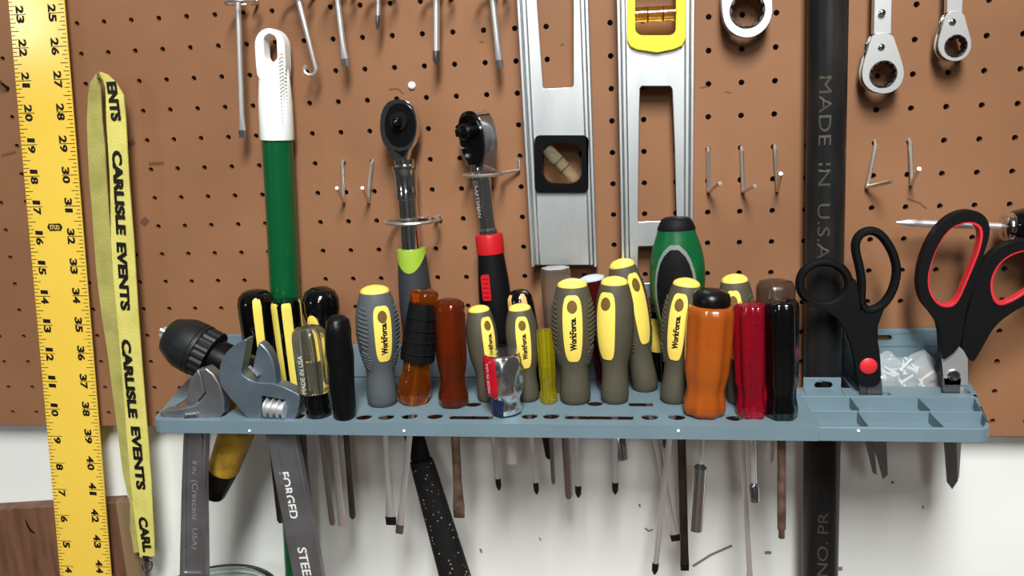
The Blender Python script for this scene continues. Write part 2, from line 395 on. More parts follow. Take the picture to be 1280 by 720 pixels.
def workforce(label, top, tip, w, phi, body='olive', bot=None, y=None, word='WorkForce.', tipk='phillips', rpx=7, ribs=True, rib_at=62, tipw=None, dphi=27, pt=(0.37, 0.90), hole=True, group='grey and yellow handled screwdrivers in the rack', **kw):
    T = Tool(top, tip, w, bot, y)
    th = Thing('cushion_grip_screwdriver', label, 'screwdriver', T.B, group)
    h = th.part('handle', MB().lathe(T.prof(WF), 32, T.M), M[body])
    th.part('end_cap', MB().lathe(T.prof(CAP), 28, T.M), M['yel'])
    th.part('inset_panel', patch(T, WF, pt[0], pt[1], phi, dphi, 0.022, nt=20, pw=5.0, taper=0.12), M['yel'], h)
    if hole: th.part('hang_hole_shade', patch(T, WF, pt[1] - 0.135, pt[1] - 0.035, phi, dphi * 0.52, 0.028, 8, 6, 2.0), M['hole'], h)  # flat ellipse, the shade of the hanging hole put in as colour
    if word: th.part('lettering', wrap_text(T, WF, word, (pt[0] + pt[1]) / 2 - 0.035, T.L * 0.27, T.R * 0.30, phi + 1, 0.031, 0.05), M['ink'], h)
    if ribs:
        for sgn in (-1, 1):
            c = phi + sgn * rib_at; mb = MB()
            for seg, (a0, a1) in enumerate(((0.52, 0.84), (0.34, 0.47))):
                n = 10 if seg == 0 else 6
                for i in range(n):
                    t = a0 + (a1 - a0) * i / (n - 1); u = 2 * i / (n - 1) - 1; wd = 19 * math.sqrt(max(0.1, 1 - (u * 0.85) ** 2))
                    P = []
                    for j in range(5):
                        ag = math.radians(c + wd * (j / 2 - 1)); tt = t + 0.012 * (j / 2 - 1) * sgn; r = at_t(WF, tt) * T.R + 0.006
                        P.append(T.M @ Vector((r * math.sin(ag), -r * math.cos(ag), tt * T.L)))
                    mb.tube(P, 0.032, 5)
            th.part('grip_ribs', mb, M[body], h)
    shaft(th, T, rpx, tipk, 'satin', tipw, **kw)
    return T
ROUND = [(0, 0.8), (0.02, 0.86), (0.06, 0.86), (0.14, 0.72), (0.24, 0.78), (0.32, 0.95), (0.4, 1.0), (0.88, 1.0), (0.95, 0.94), (0.985, 0.78), (1.0, 0.5), (1.004, 0.0)]
def lobes(n, amp, sharp=1.0, lo=-1e9, hi=1e9): return lambda a, z: 1 - (amp * (0.5 + 0.5 * math.cos(n * a)) ** sharp if lo < z < hi else 0)
def plain(name, label, top, tip, w, material, tab=ROUND, bot=None, y=None, fl=None, n=48, hmat=None, rpx=8, tipk='flat', sm='satin', group=None, hole=0.19, smooth=50, **kw):
    T = Tool(top, tip, w, bot, y, hole); th = Thing(name, label, 'screwdriver', T.B, group)
    h = th.part('handle', MB().lathe(T.prof(tab), n, T.M, fl), M[material], smooth=smooth)
    if material in ('amber', 'redac', 'yclear', 'clear2', 'brownac'):
        th.part('tang', MB().lathe([(0, 0.1), (rpx / 2 * T.k, 0.1), (rpx / 2 * T.k, T.L * 0.5), (0, T.L * 0.5)], 10, T.M), M['steel'], h)
    shaft(th, T, rpx, tipk, sm, **kw)
    return T, th, h

# ================================================================== big hung things
# --- yellow rule
def ruler():
    lo, hi = -2.0, 0.3
    ends = lambda y: (AY(11.7, 18.8, y), AY(73.8, 707, y), AY(81, 15.5, y), AY(138, 709, y))
    y = -0.42; L0, L1, R0, R1 = ends(y)
    dl, dr = (L1 - L0) / 19, (R1 - R0) / 19
    th = Thing('folding_rule', 'long yellow measuring rule with black inch numbers hanging at the left edge', 'ruler', R1 + dr * 5)
    a, b, c, d = L0 - dl * 6, R0 - dr * 6, R1 + dr * 4, L1 + dl * 4
    th.part('blade', MB().ext([(p.x, p.z) for p in (a, b, c, d)], y, y + 0.07), M['ruler'], bevel=0.015)
    tick = MB()
    def tk(P, Q, lw, dn):
        n = dn.normalized() * lw / 2; f = Vector((0, -0.008, 0)); k = len(tick.v); tick.add([P - n + f, Q - n + f, Q + n + f, P + n + f], [(0, 1, 2, 3)])
    ex = (R0 - L0).normalized()
    for i in range(-8, 8 * 22):
        q = i / 8; ln = 0.62 if i % 8 == 0 else (0.3 if i % 4 == 0 else (0.22 if i % 2 == 0 else 0.15))
        P = L0 + dl * q; tk(P + ex * 0.02, P + ex * ln, 0.022, dl)
        P = R0 + dr * q; tk(P - ex * 0.02, P - ex * ln, 0.022, dr)
    def numeral(c, dn, txt_, sgn):
        num = MB(); n = 0
        for j, ch in enumerate(txt_):
            wd = 0.14 if ch == '1' else 0.26; m = c + dn * ((-0.155 if j == 0 else 0.155) if len(txt_) == 2 else 0.16)
            text_on(num, ch, m - dn * wd / 2, m + dn * wd / 2, 0.29, 0.015 if ch == '1' else 0.04)
        th.part('numeral', num, M['ink'])
    for k in range(-1, 22):
        if 23 - k > 0: numeral(L0 + dl * k + ex * 0.40, dl.normalized(), str(23 - k), 1)
        numeral(R0 + dr * k - ex * 0.46, dr.normalized(), str(25 + k), 1)
    th.part('tick_marks', tick, M['ink'])['kind'] = 'stuff'
    c = AY(68.7, 284, y); bd = MB().ext([(c.x + a, c.z + b) for a, b in ((-0.3, 0), (-0.22, 0.13), (0.22, 0.13), (0.3, 0), (0.22, -0.13), (-0.22, -0.13))], y - 0.009, y - 0.004)
    bg_ = th.part('stud_badge', bd, M['ink']); st = MB()
    text_on(st, 'STUD', c + Vector((-0.19, 0, 0.01)), c + Vector((0.19, 0, -0.01)), 0.17, 0.02, Vector((0, 0, 1)), Vector((0, -0.016, 0)))
    th.part('badge_lettering', st, M['ruler'], bg_)
ruler()
# --- lanyard
def lanyard():
    y = -0.85; y2 = -0.66
    th = Thing('lanyard', 'yellow lanyard printed with black CARLISLE EVENTS hanging beside the yellow rule', 'lanyard', AY(184, 712, y))
    def band(cl, yy):
        Lp, Rp = [], []
        for i, (px, py, wd) in enumerate(cl):
            a = cl[max(0, i - 1)]; b = cl[min(len(cl) - 1, i + 1)]; tx, ty = b[0] - a[0], b[1] - a[1]; n = math.hypot(tx, ty); nx, ny = -ty / n, tx / n
            Lp.append((px + nx * wd / 2, py + ny * wd / 2)); Rp.append((px - nx * wd / 2, py - ny * wd / 2))
        out = []
        for Pq in (Lp, Rp):
            out.append([AY(a, b, yy) for a, b in Pq])
        mb = MB(); k = len(cl); vs = []
        for i in range(k):
            wv = 0.03 * math.sin(i * 1.3); 
            for p, s_ in ((out[0][i], 1), (out[1][i], -1)):
                vs += [(p.x, p.y + wv * s_, p.z), (p.x, p.y + 0.05 + wv * s_, p.z)]
        fs = []
        for i in range(k - 1):
            a, b = 4 * i, 4 * i + 4
            fs += [(a, a + 2, b + 2, b), (a + 1, b + 1, b + 3, a + 3), (a, b, b + 1, a + 1), (a + 2, a + 3, b + 3, b + 2)]
        fs += [(0, 1, 3, 2), (4 * k - 4, 4 * k - 2, 4 * k - 1, 4 * k - 3)]
        return mb.add(vs, fs)
    back = [(123, 93, 6), (119, 104, 14), (118, 120, 17), (118, 150, 18), (120, 180, 20), (122, 220, 22), (125, 260, 22), (128, 300, 22), (132, 340, 22), (138, 390, 22), (145, 440, 22), (151, 490, 22), (158, 540, 22), (165, 590, 22), (173, 630, 20), (172, 660, 20), (177, 690, 20)]
    front = [(124, 92, 5), (131, 96, 9), (138, 106, 15), (143, 120, 21), (145, 150, 23), (147, 185, 24), (149, 220, 25), (151, 260, 26), (153, 300, 27), (156, 350, 27), (160, 400, 27), (164, 450, 27), (168, 500, 26), (172, 550, 25), (176, 600, 25), (179, 640, 24), (182, 670, 22), (184, 696, 18)]
    sb = th.part('back_strand', band(back, y2), M['lany2'], smooth=60); sf = th.part('front_strand', band(front, y), M['lany'], smooth=60)
    tx = MB(); P = lambda a, b: AY(a, b, y - 0.03)
    for s, a, b in (('ENTS', (139, 102), (145.5, 151)), ('CARLISLE', (146, 188), (151.5, 293)), ('EVENTS', (151.5, 303), (157, 388)), ('CARLISLE', (157, 424), (166.5, 522)), ('EVENTS', (169, 533), (176.5, 612)), ('CARL', (178, 646), (184.5, 690))):
        tx = MB(); text_on(tx, s, P(*a), P(*b), 0.37, 0.05); th.part('printed_word', tx, M['ink'], sf)
    c = AY(184, 707, y); ring = MB().tube([(c.x + 0.2 * math.cos(t), c.y + 0.08 * math.sin(t), c.z + 0.2 * math.sin(t)) for t in [i * math.pi / 8 for i in range(16)]], 0.035, 6, True)
    th.part('metal_ring', ring, M['chrome'])
    cl = MB().ext([(c.x + a, c.z + b) for a, b in ((-0.13, 0.42), (0.13, 0.40), (0.10, 0.16), (-0.06, 0.16))], y - 0.03, y + 0.04); th.part('crimp', cl, M['dsteel'])
    hk = MB().tube([AY(122, 96, 0.2), AY(122, 96, -0.5), AY(123, 95, -0.95), AY(123, 91, -1.0)], 0.05, 7)
    single('peg_hook', 'short wire peg hook carrying the yellow lanyard', 'hook', hk, M['wirez'], group='wire hooks on the pegboard')
lanyard()
# --- levels
def level(name, label, L, Rr, yb, yt, slots, house, yy):
    # L,Rr: (px top, px bottom) of both edges at py yb..yt ; yy = centre plane
    P = lambda a, b: AY(a, b, yy)
    th = Thing(name, label, 'level', P((L[1] + Rr[1]) / 2, yt))
    A, B, C, D = P(L[0], yb), P(Rr[0], yb), P(Rr[1], yt), P(L[1], yt)
    ext_up = 8.0
    A2 = A + (A - D).normalized() * ext_up; B2 = B + (B - C).normalized() * ext_up
    ex = Vector((1, 0, 0))
    hl = [pxo(s, yy) for s in slots]
    th.part('web', MB().ext([(p.x, p.z) for p in (A2, B2, C, D)], yy - 0.06, yy + 0.06, hl), M['alu'], bevel=0.02)
    for (p, q, s) in ((A2, D, 1), (B2, C, -1)):
        th.part('rail', MB().ext([(p.x, p.z), (p.x + s * 0.1, p.z), (q.x + s * 0.1, q.z), (q.x, q.z)], yy - 0.42, yy + 0.42), M['alu'], bevel=0.02)
        th.part('inner_bead', MB().ext([(p.x + s * 0.1, p.z), (p.x + s * 0.27, p.z), (q.x + s * 0.27, q.z), (q.x + s * 0.1, q.z)], yy - 0.2, yy + 0.2), M['alu'], bevel=0.05)
    return th
yA = -0.75
thA = level('spirit_level', 'scuffed aluminium spirit level with a black vial block', (648, 666), (736, 747), 0, 331,
            [[(667, -60), (717, -60), (717, 106), (715, 109), (681, 111), (679, 109)], rrect(675, 729, 176, 232, 10)], None, yA)
P = lambda pts, y: pxo(pts, y)
hs = thA.part('vial_block', MB().ext(P(rrect(668, 736, 169, 241, 7), yA - 0.2), yA - 0.2, yA + 0.2, [P(rrect(678, 727, 179, 230, 15), yA - 0.2)]), M['blk'], bevel=0.03)
a, b = AY(683, 186, yA), AY(719, 224, yA)
vb = thA.part('vial', MB().lathe([(0, 0), (0.2, 0.0), (0.2, (b - a).length), (0, (b - a).length)], 16, frame(b, a - b)), M['vial'], hs)
for f in (0.42, 0.66): thA.part('vial_line', MB().lathe([(0.205, 0), (0.205, 0.03)], 16, frame(b + (a - b) * (1 - f), a - b)), M['ink'], vb)
yB = -0.75
thB = level('spirit_level', 'bright aluminium spirit level with a yellow vial block', (771, 778), (867, 865), 0, 372,
            [rrect(790, 848, -40, 50, 14), [(802, 108), (838, 108), (840, 111), (843, 180), (846, 272), (843, 275), (799, 277), (797, 274), (799, 160), (800, 111)],
             [(798, 308), (846, 306), (847, 352), (797, 354)]], None, yB)
hs = thB.part('vial_block', MB().ext(P([(784, -50), (857, -50), (857, 48), (853, 57), (845, 61), (820, 66), (795, 62), (788, 58), (784, 50)], yB - 0.22), yB - 0.22, yB + 0.22, [P(rrect(794, 845, -42, 44, 9), yB - 0.22)]), M['yhouse'], bevel=0.03)
a, b = AY(790, 19, yB), AY(850, 16, yB)
vb = thB.part('vial', MB().lathe([(0, 0), (0.22, 0.0), (0.22, (b - a).length), (0, (b - a).length)], 16, frame(a, b - a)), M['vialy'], hs)
for f in (0.32, 0.64): thB.part('vial_line', MB().lathe([(0.225, 0), (0.225, 0.03)], 16, frame(a + (b - a) * f, b - a)), M['ink'], vb)
# --- black iron pipe
yP = -0.78; RP = 0.57
pt_, pb_ = AY(1035, 0, yP), AY(1026, 640, yP); dP = (pb_ - pt_).normalized()
thP = Thing('iron_pipe', 'black iron pipe standing against the pegboard behind the rack', 'pipe', pb_ + dP * 8)
MP = frame(pb_ + dP * 7, -dP); LP = (pb_ - pt_).length + 7 + 5
# foot on the bench
kf = (pb_.z + 26) / -dP.z; ft = pb_ + dP * kf; MP = frame(ft, -dP); LP = (pt_ - ft).length + 5
pw = thP.part('tube', MB().lathe([(RP * 0.8, 0.0), (RP, 0), (RP, LP), (RP * 0.8, LP)], 36, MP), M['pipe'])
def wrap_pipe(s, p0, p1, h, phi, flip=1):
    v0 = MP.inverted() @ AY(p0[0], p0[1], yP - RP); v1 = MP.inverted() @ AY(p1[0], p1[1], yP - RP)
    vs, fs = glyphs(s, 0.0); out = []
    for a, b in vs:
        z = v0.z + (v1.z - v0.z) * a; g = math.radians(phi) + flip * (b - 0.5) * h / RP; out.append(((RP + 0.022) * math.sin(g), -(RP + 0.022) * math.cos(g), z))
    return MB().add(out, fs, MP)
thP.part('printed_lettering', wrap_pipe('MADE  IN  U.S.A', (1030, 95), (1024, 325), 0.34, -16), M['pipetext'], pw)
thP.part('printed_lettering', wrap_pipe('NO. PR', (1020, 720), (1020, 640), 0.32, -5, -1), M['pipetext'], pw)
# --- green pole with white grip
yG = -0.66; RG = 0.5
g0, g1 = AY(343, 100, yG), AY(356.5, 370, yG); dG = (g1 - g0).normalized()
kf = (-26 - g0.z) / dG.z; gf = g0 + dG * kf; MG = frame(gf, -dG)
zt = (AY(341, 36, yG) - gf).length; zj = (AY(347, 175, yG) - gf).length
thG = Thing('broom_handle', 'green pole with a white plastic hanging grip standing behind the rack', 'pole', gf)
thG.part('tube', MB().lathe([(0, 0), (RG, 0), (RG, zj + 0.2), (0, zj + 0.2)], 28, MG), M['green'])
hw = 0.54
gz = zt - 1.35
ol = [(-hw * 0.5, gz - 0.45), (hw * 0.5, gz - 0.45), (hw * 0.88, gz - 0.1), (hw * 0.93, gz + 0.25)] + [(hw * 0.93 * math.cos(t), zt - hw + hw * math.sin(t)) for t in [i * math.pi / 12 for i in range(13)]] + [(-hw * 0.93, gz + 0.25), (-hw * 0.88, gz - 0.1)]
ov = rrect(-0.2, 0.24, zt - 1.05, zt - 0.18, 0.21)
body = MB(); rows = [(zj, 0.54, 0.56), (zj + 0.05, 0.56, 0.57), (zj + 1.2, 0.55, 0.53), (gz - 0.6, 0.54, 0.42), (gz - 0.2, 0.525, 0.30), (gz + 0.1, 0.50, 0.235), (gz + 0.22, 0.46, 0.2)]
n = 28; body.add([(a * math.sin(2 * math.pi * i / n), -b * math.cos(2 * math.pi * i / n), z) for z, a, b in rows for i in range(n)],
         [(k * n + i, k * n + (i + 1) % n, (k + 1) * n + (i + 1) % n, (k + 1) * n + i) for k in range(len(rows) - 1) for i in range(n)] + [list(range(n)), list(range((len(rows) - 1) * n, len(rows) * n))], MG)
gp = thG.part('grip', body, M['white'], smooth=60)
thG.part('hanging_loop', MB().ext(ol, -0.24, 0.24, [ov], MG), M['white'], gp, bevel=0.12, seg=4)
kn = MB()
for i in range(22):
    for j in range(3): kn.lathe([(0.05, -0.03), (0.035, 0.02), (0, 0.035)], 6, MG @ Matrix.Translation((0.36 + 0.05 * j, -0.40 + 0.08 * j, zj + 0.3 + i * 0.115 + 0.05 * (j % 2))) @ Matrix.Rotation(math.pi / 2, 4, 'X'))
thG.part('grip_texture', kn, M['white'])
# --- boards bottom left
wb = MB().ext(pxo([(-190, 646), (0, 637), (147, 628)], 0.05) + [(AY(147, 628, 0.05).x, -26), (AY(-190, 646, 0.05).x, -26)], 0.05, 0.7)
single('wooden_plank', 'brown wooden plank with a dark streak standing low behind the yellow rule', 'plank', wb, M['wood'], base=(-5, 0.4, -26), bevel=0.03)
x0, x1 = AY(146, 640, -0.35).x, AY(163, 640, -0.35).x; zt_ = AY(155, 627, -0.35).z
single('wooden_post', 'narrow dull wooden post beside the lanyard at lower left', 'post', MB().box(x0, x1, -0.35, 0.0, -26, zt_), M['wood2'], base=(x0, -0.2, -26), bevel=0.02)
kn_ = AY(39, 662, 0.04)
link('dark_streak', MB().tube([AY(32, 650, 0.045), AY(35, 658, 0.045), AY(39, 664, 0.045), AY(44, 667, 0.045)], [0.02, 0.05, 0.06, 0.02], 6, flat=0.2), M['ink'], (-5, 0.4, -26), [o for o in bpy.data.objects if o.name == 'wooden_plank'][0])  # tapered black streak on the plank face
# --- jar
cj = AY(258, 751, -3.3); rj = 88 / ppi(cj)
jh = cj.z + 26
thJ = Thing('glass_jar', 'clear glass jar whose rim shows under the small adjustable wrench', 'jar', (cj.x, -3.3, -26))
thJ.part('jar_body', MB().lathe([(0, 0), (rj * 1.05, 0), (rj * 1.12, 0.3), (rj * 1.12, jh - 1.2), (rj * 1.0, jh - 0.7), (rj, jh - 0.02), (rj * 0.97, jh), (rj * 0.92, jh - 0.03), (rj * 0.92, jh - 0.7), (rj * 1.02, jh - 1.25), (rj * 1.02, 0.4), (0, 0.25)], 48, Matrix.Translation((cj.x, -3.3, -26))), M['glass'], smooth=60)
for k in range(2):
    thJ.part('screw_thread', MB().tube([(cj.x + (rj + 0.03) * math.cos(t), -3.3 + (rj + 0.03) * math.sin(t), cj.z - 0.2 - 0.18 * k) for t in [i * math.pi / 20 for i in range(40)]], 0.05, 6, True), M['glass'])

# ================================================================== hooks
def hook(label, a, b, c, yo=-1.05, group='straight L-shaped hooks on the pegboard'):
    A = AY(*a, -0.11)
    pts = [Vector((A.x, 0.25, A.z + 0.02)), Vector((A.x, 0.0, A.z + 0.03)), A + Vector((0, 0, -0.06)), AY(*b, -0.11) + Vector((0, 0, 0.07)), AY(*b, -0.16), AY(*b, -0.16) * 0.9 + AY(*c, yo) * 0.1, AY(*c, yo)]
    single('peg_hook', label, 'hook', MB().tube(pts, 0.062, 8), M['wirez'], base=A, group=group)
hook('empty wire peg hook left of the lime-collared ratchet, outer of the pair', (427.5, 203), (429.5, 252), (421, 235))
hook('empty wire peg hook left of the lime-collared ratchet, inner of the pair', (464.5, 202), (460.5, 252), (453, 235))
hook('empty wire peg hook nearest the yellow-block level', (885.5, 187), (886, 239), (900, 229))
hook('empty wire peg hook in the middle of the three beside the pipe', (927.5, 186), (929, 239), (943.5, 232))
hook('empty wire peg hook closest to the pipe on its left', (969, 184), (972, 238), (976, 217))
hook('empty slanted wire peg hook right of the pipe', (1095, 178), (1084, 234), (1114, 227))
hook('empty upright wire peg hook under the two small ratcheting wrenches', (1138, 176), (1139.5, 230), (1149, 211))
def ring_hook(label, c, R, yo, hx, hz, cr=0.055, a0=0.35):
    pts = [Vector((hx, 0.25, hz)), Vector((hx, 0.0, hz)), Vector((hx, -0.1, hz - 0.05)), Vector((hx, -0.14, c.z + 0.05))]
    st = math.atan2(-0.14 - yo, hx - c.x); n = 26
    for i in range(n + 1):
        t = st - (2 * math.pi - a0) * i / n; pts.append(Vector((c.x + R * math.cos(t), yo + R * math.sin(t), c.z)))
    single('ring_hook', label, 'hook', MB().tube(pts, cr, 7), M['wirez'], base=(hx, 0, hz), group='wire ring holders on the pegboard')
# ================================================================== ratchets
yR = -0.95
def ratchet1():
    th = Thing('ratchet', 'chrome ratchet with a lime collar and grey grip, drive head facing out', 'ratchet', AY(520, 425, yR))
    P = lambda pts, y=yR: pxo(pts, y); Z_ = lambda pts: zz(pts, 460, 110, 3.43)
    egg = [(137, 47), (175, 55), (203, 85), (216, 130), (216, 190), (203, 235), (180, 270), (172, 310), (178, 345), (128, 345), (126, 310), (95, 262), (72, 235), (60, 190), (60, 130), (72, 85), (99, 55)]
    hd = th.part('head', MB().ext(P(smoothpoly(Z_(egg), 2)), yR - 0.22, yR + 0.22), M['chrome'], bevel=0.09, seg=3)
    face = [(137, 62), (180, 75), (203, 130), (203, 195), (175, 245), (137, 258), (100, 245), (72, 195), (72, 130), (95, 75)]
    th.part('face_plate', MB().ext(P(smoothpoly(Z_(face), 3), yR - .25), yR - 0.27, yR - 0.2), M['blk'], hd, bevel=0.02)
    c = AY(498, 152, yR - 0.3); mf = Matrix.Translation((c.x, yR - 0.26, c.z)) @ Matrix.Rotation(math.pi / 2, 4, 'X')
    th.part('drive_boss', MB().lathe([(0.3, 0), (0.3, 0.07), (0.27, 0.1), (0, 0.1)], 24, mf), M['blkmat'], hd)
    th.part('drive_square', MB().box(-0.12, 0.12, -0.12, 0.12, 0.1, 0.42, mf), M['blk'], hd, bevel=0.03)
    th.part('detent_ball', MB().lathe([(0.05, 0.42), (0.04, 0.45), (0, 0.46)], 10, mf), M['chrome'], hd)
    th.part('neck_tip', MB().ext(P(Z_([(105, 262), (137, 272), (172, 262), (150, 298)]), yR - .24), yR - 0.25, yR - 0.2), M['blk'], hd)
    a, b = AY(505, 197, yR), AY(514, 312, yR); Mx = frame(b, a - b); L = (a - b).length; k = 1 / ppi(b)
    th.part('collar', MB().lathe([(12 * k, L * 0.93), (16 * k, L * 0.91), (16 * k, L * 0.88), (14.5 * k, L * 0.85), (13 * k, L * 0.66), (13.5 * k, L * 0.65), (13.5 * k, L * 0.56), (12 * k, L * 0.55)], 24, Mx), M['chrome'])
    th.part('shaft', MB().lathe([(12 * k, L * 0.98), (12 * k, L * 0.4), (12.5 * k, 0)], 24, Mx), M['chrome'])
    t, bt_ = AY(514, 311, yR), AY(524, 425, yR); Mh = frame(bt_, t - bt_); L = (t - bt_).length
    grip = [(0, 0), (15 * k, 0.02), (20 * k, 0.25), (21 * k, L * 0.4), (20 * k, L * 0.62), (17.2 * k, L * 0.97)]
    g = th.part('grip', MB().lathe(grip, 28, Mh), M['dkgrey'])
    vs, fs = [], []; n = 40
    for i in range(n):
        an = 2 * math.pi * i / n; dip = 0.12 + 0.62 * max(0, math.cos(an)) ** 1.5
        for (r, z) in ((18.2 * k, L), (18.6 * k, L - 0.08), (18.9 * k, L - dip), (16 * k, L - dip), (12 * k, L)): vs.append((r * math.sin(an), -r * math.cos(an), z))
    for i in range(n):
        j = (i + 1) % n
        for q in range(5): fs.append((5 * i + q, 5 * j + q, 5 * j + (q + 1) % 5, 5 * i + (q + 1) % 5))
    th.part('lime_collar', MB().add(vs, fs, Mh), M['lime'], g)
    c = AY(515, 276, yR); ring_hook('wire ring holder around the lime-collared ratchet', c, 0.86, yR, AY(551, 268, 0).x, AY(551, 272, 0).z)
ratchet1()
def ratchet2():
    th = Thing('ratchet', 'chrome ratchet with a red collar and black grip, head turned sideways', 'ratchet', AY(620, 425, yR))
    a, b = AY(600, 210, yR), AY(612, 296, yR); k = 1 / ppi(b); Mx = frame(b, a - b); L = (a - b).length
    hc = AY(598, 178, yR)
    Mh = Matrix.Translation(hc) @ Matrix.Rotation(math.radians(-6), 4, 'Y') @ Matrix.Rotation(math.radians(-38), 4, 'Z')
    ol = [(0, 1.02), (0.35, 0.95), (0.58, 0.6), (0.62, 0.15), (0.55, -0.35), (0.32, -0.8), (0.22, -1.15), (-0.22, -1.15), (-0.32, -0.8), (-0.55, -0.35), (-0.62, 0.15), (-0.58, 0.6), (-0.35, 0.95)]
    hd = th.part('head', MB().ext(smoothpoly(ol, 2), -0.26, 0.26, (), Mh), M['chrome'], bevel=0.07, seg=3)
    fc = [(0, 0.9), (0.32, 0.82), (0.5, 0.5), (0.52, 0.1), (0.45, -0.35), (0.25, -0.72), (0, -0.8), (-0.25, -0.72), (-0.45, -0.35), (-0.52, 0.1), (-0.5, 0.5), (-0.32, 0.82)]
    th.part('face_plate', MB().ext(smoothpoly(fc, 2), -0.31, -0.24, (), Mh), M['blkgloss'], hd, bevel=0.02)
    mf = Mh @ Matrix.Translation((0, -0.3, 0.38)) @ Matrix.Rotation(math.pi / 2, 4, 'X')
    th.part('drive_boss', MB().lathe([(0.26, 0), (0.26, 0.22), (0.2, 0.28), (0, 0.28)], 20, mf), M['blk'], hd, smooth=30)
    th.part('drive_square', MB().box(-0.12, 0.12, -0.12, 0.12, 0.2, 0.5, mf), M['blk'], hd, bevel=0.03)
    sh = th.part('shaft', MB().lathe([(12.5 * k, L * 1.06), (12.5 * k, L * 0.9), (11 * k, L * 0.4), (11 * k, 0.3), (13 * k, 0.22), (13 * k, 0.1), (11 * k, 0.05), (11 * k, -0.1)], 6, Mx, lambda a, z: 1.0), M['chrome'], smooth=20, bevel=0.03)
    tx = MB(); p0, p1 = AY(594, 226, yR - 0.3), AY(600, 272, yR - 0.3)
    text_on(tx, 'CRAFTSMAN', p0, p1, 0.10, 0.0); th.part('stamped_lettering', tx, M['satin'], sh)
    t, bt_ = AY(611, 292, yR), AY(624, 425, yR); Mg = frame(bt_, t - bt_); L = (t - bt_).length
    th.part('red_collar', MB().lathe([(15 * k, L - 0.66), (17.3 * k, L - 0.64), (17.6 * k, L - 0.1), (16.5 * k, L - 0.02), (12 * k, L)], 28, Mg), M['red'])
    g = th.part('grip', MB().lathe([(0, 0), (16 * k, 0.02), (20 * k, 0.3), (20.5 * k, L * 0.4), (19 * k, L * 0.6), (16 * k, L - 0.64)], 28, Mg), M['blkmat'])
    c0 = Mg.inverted() @ AY(604, 360, yR - 0.5)
    th.part('red_insert', MB().ext(rrect(-0.30, -0.02, c0.z - 0.42, c0.z + 0.42, 0.06), -0.58, -0.3, (), Mg), M['red'], g, bevel=0.03)
    rb = MB()
    for i in range(5): rb.box(-0.26, -0.06, -0.6, -0.56, c0.z - 0.3 + i * 0.15, c0.z - 0.25 + i * 0.15, Mg)
    th.part('insert_ridges', rb, M['foilred'], g)
    c = AY(604, 218, yR); ring_hook('wire ring holder around the red-collared ratchet', c, 0.62, yR, AY(649, 198, 0).x, AY(649, 198, 0).z)
ratchet2()

# ================================================================== tools hanging into the top of the picture
yT = -0.85
def hung(label, p0, p1, rpx, kind, tipw=None, name='hanging_screwdriver'):
    a, b = AY(*p0, yT), AY(*p1, yT); d = (a - b).normalized()
    th = Thing(name, label, 'screwdriver', b, 'screwdrivers hanging above the rack by the top edge')
    T = type('T', (), {})(); T.k = 1 / ppi(b); T.lt = (a - b).length + 1.8; T.M = frame(a + d * 1.8, d); T.L = 4
    shaft(th, T, rpx, kind, 'satin', tipw, 'steel')
    th.part('handle', MB().lathe([(0.3, 0), (0.42, 0.1), (0.36, 0.6), (0.5, 1.4), (0.52, 2.8), (0.4, 3.2), (0, 3.3)], 20, T.M), M['redac'])
hung('long thin slotted screwdriver hanging through a wire ring left of the white grip', (297.5, 0), (303, 172), 6.5, 'flat', 10)
hung('flat-blade screwdriver shaft at the top edge, first right of the hooked pick', (422, 0), (432, 83), 7, 'flat', 9.5)
hung('shortest screwdriver tip at the top edge, second right of the hooked pick', (473, 0), (472, 37), 5.5, 'phillips')
hung('thick cross-tip screwdriver shaft at the top edge above the white pin', (545.5, 0), (545.5, 81), 8.5, 'phillips')
hung('flat-blade screwdriver shaft at the top edge nearest the black-block level', (616, 0), (625, 85), 8, 'flat', 9)
a, b = AY(368, -20, yT), AY(395, 86, yT)
thk = Thing('hook_pick', 'slanted steel pick with a small curled hook tip at the top edge', 'pick', b)
cu = [a + (a - b).normalized() * 2, a, b] + [Vector((b.x - 0.2 + 0.2 * math.cos(t), yT, b.z - 0.02 - 0.17 * math.sin(t))) for t in [0.6, 1.2, 1.9, 2.7, 3.4, 4.1]]
thk.part('shaft', MB().tube(cu, [0.1, 0.1, 0.07] + [0.055] * 6, 8), M['satin'])
thk.part('handle', MB().lathe([(0.2, 0), (0.3, 0.2), (0.32, 2), (0.2, 2.3), (0, 2.35)], 16, frame(a + (a - b).normalized() * 1.6, a - b)), M['redac'])
c = AY(301, 3, yT); ring_hook('wire ring holder around the long thin screwdriver at the top edge', c, 0.5, yT, AY(322, -6, 0).x, AY(322, -6, 0).z)
for nm, px, py in (('wire ring holder at the top edge around the hooked pick', 366, -8), ('wire ring holder just above the picture over the first flat-blade screwdriver', 421, -14), ('wire ring holder just above the picture over the shortest tip', 473, -14), ('wire ring holder just above the picture over the thick cross-tip shaft', 545, -14), ('wire ring holder just above the picture over the last flat-blade shaft', 615, -14)):
    c = AY(px, py, yT); ring_hook(nm, c, 0.5, yT, c.x + 0.45, c.z + 0.3)
# white pin in the board
c = AY(515, 107, 0)
single('push_pin', 'small white round pin head pushed into the pegboard', 'pin', MB().lathe([(0.04, -0.2), (0.04, 0.0), (0.13, 0.0), (0.13, 0.05), (0.09, 0.1), (0, 0.12)], 14, Matrix.Translation(c) @ Matrix.Rotation(math.pi / 2, 4, 'X')), M['white'], base=c)
single('bent_wire', 'thin dark bent wire stuck in a hole left of the yellow rule', 'wire', MB().tube([AY(-6, 96, -0.3), AY(2, 104, -0.3), AY(9, 110, -0.1), AY(9.5, 110.7, 0.2)], 0.05, 6), M['dsteel'])

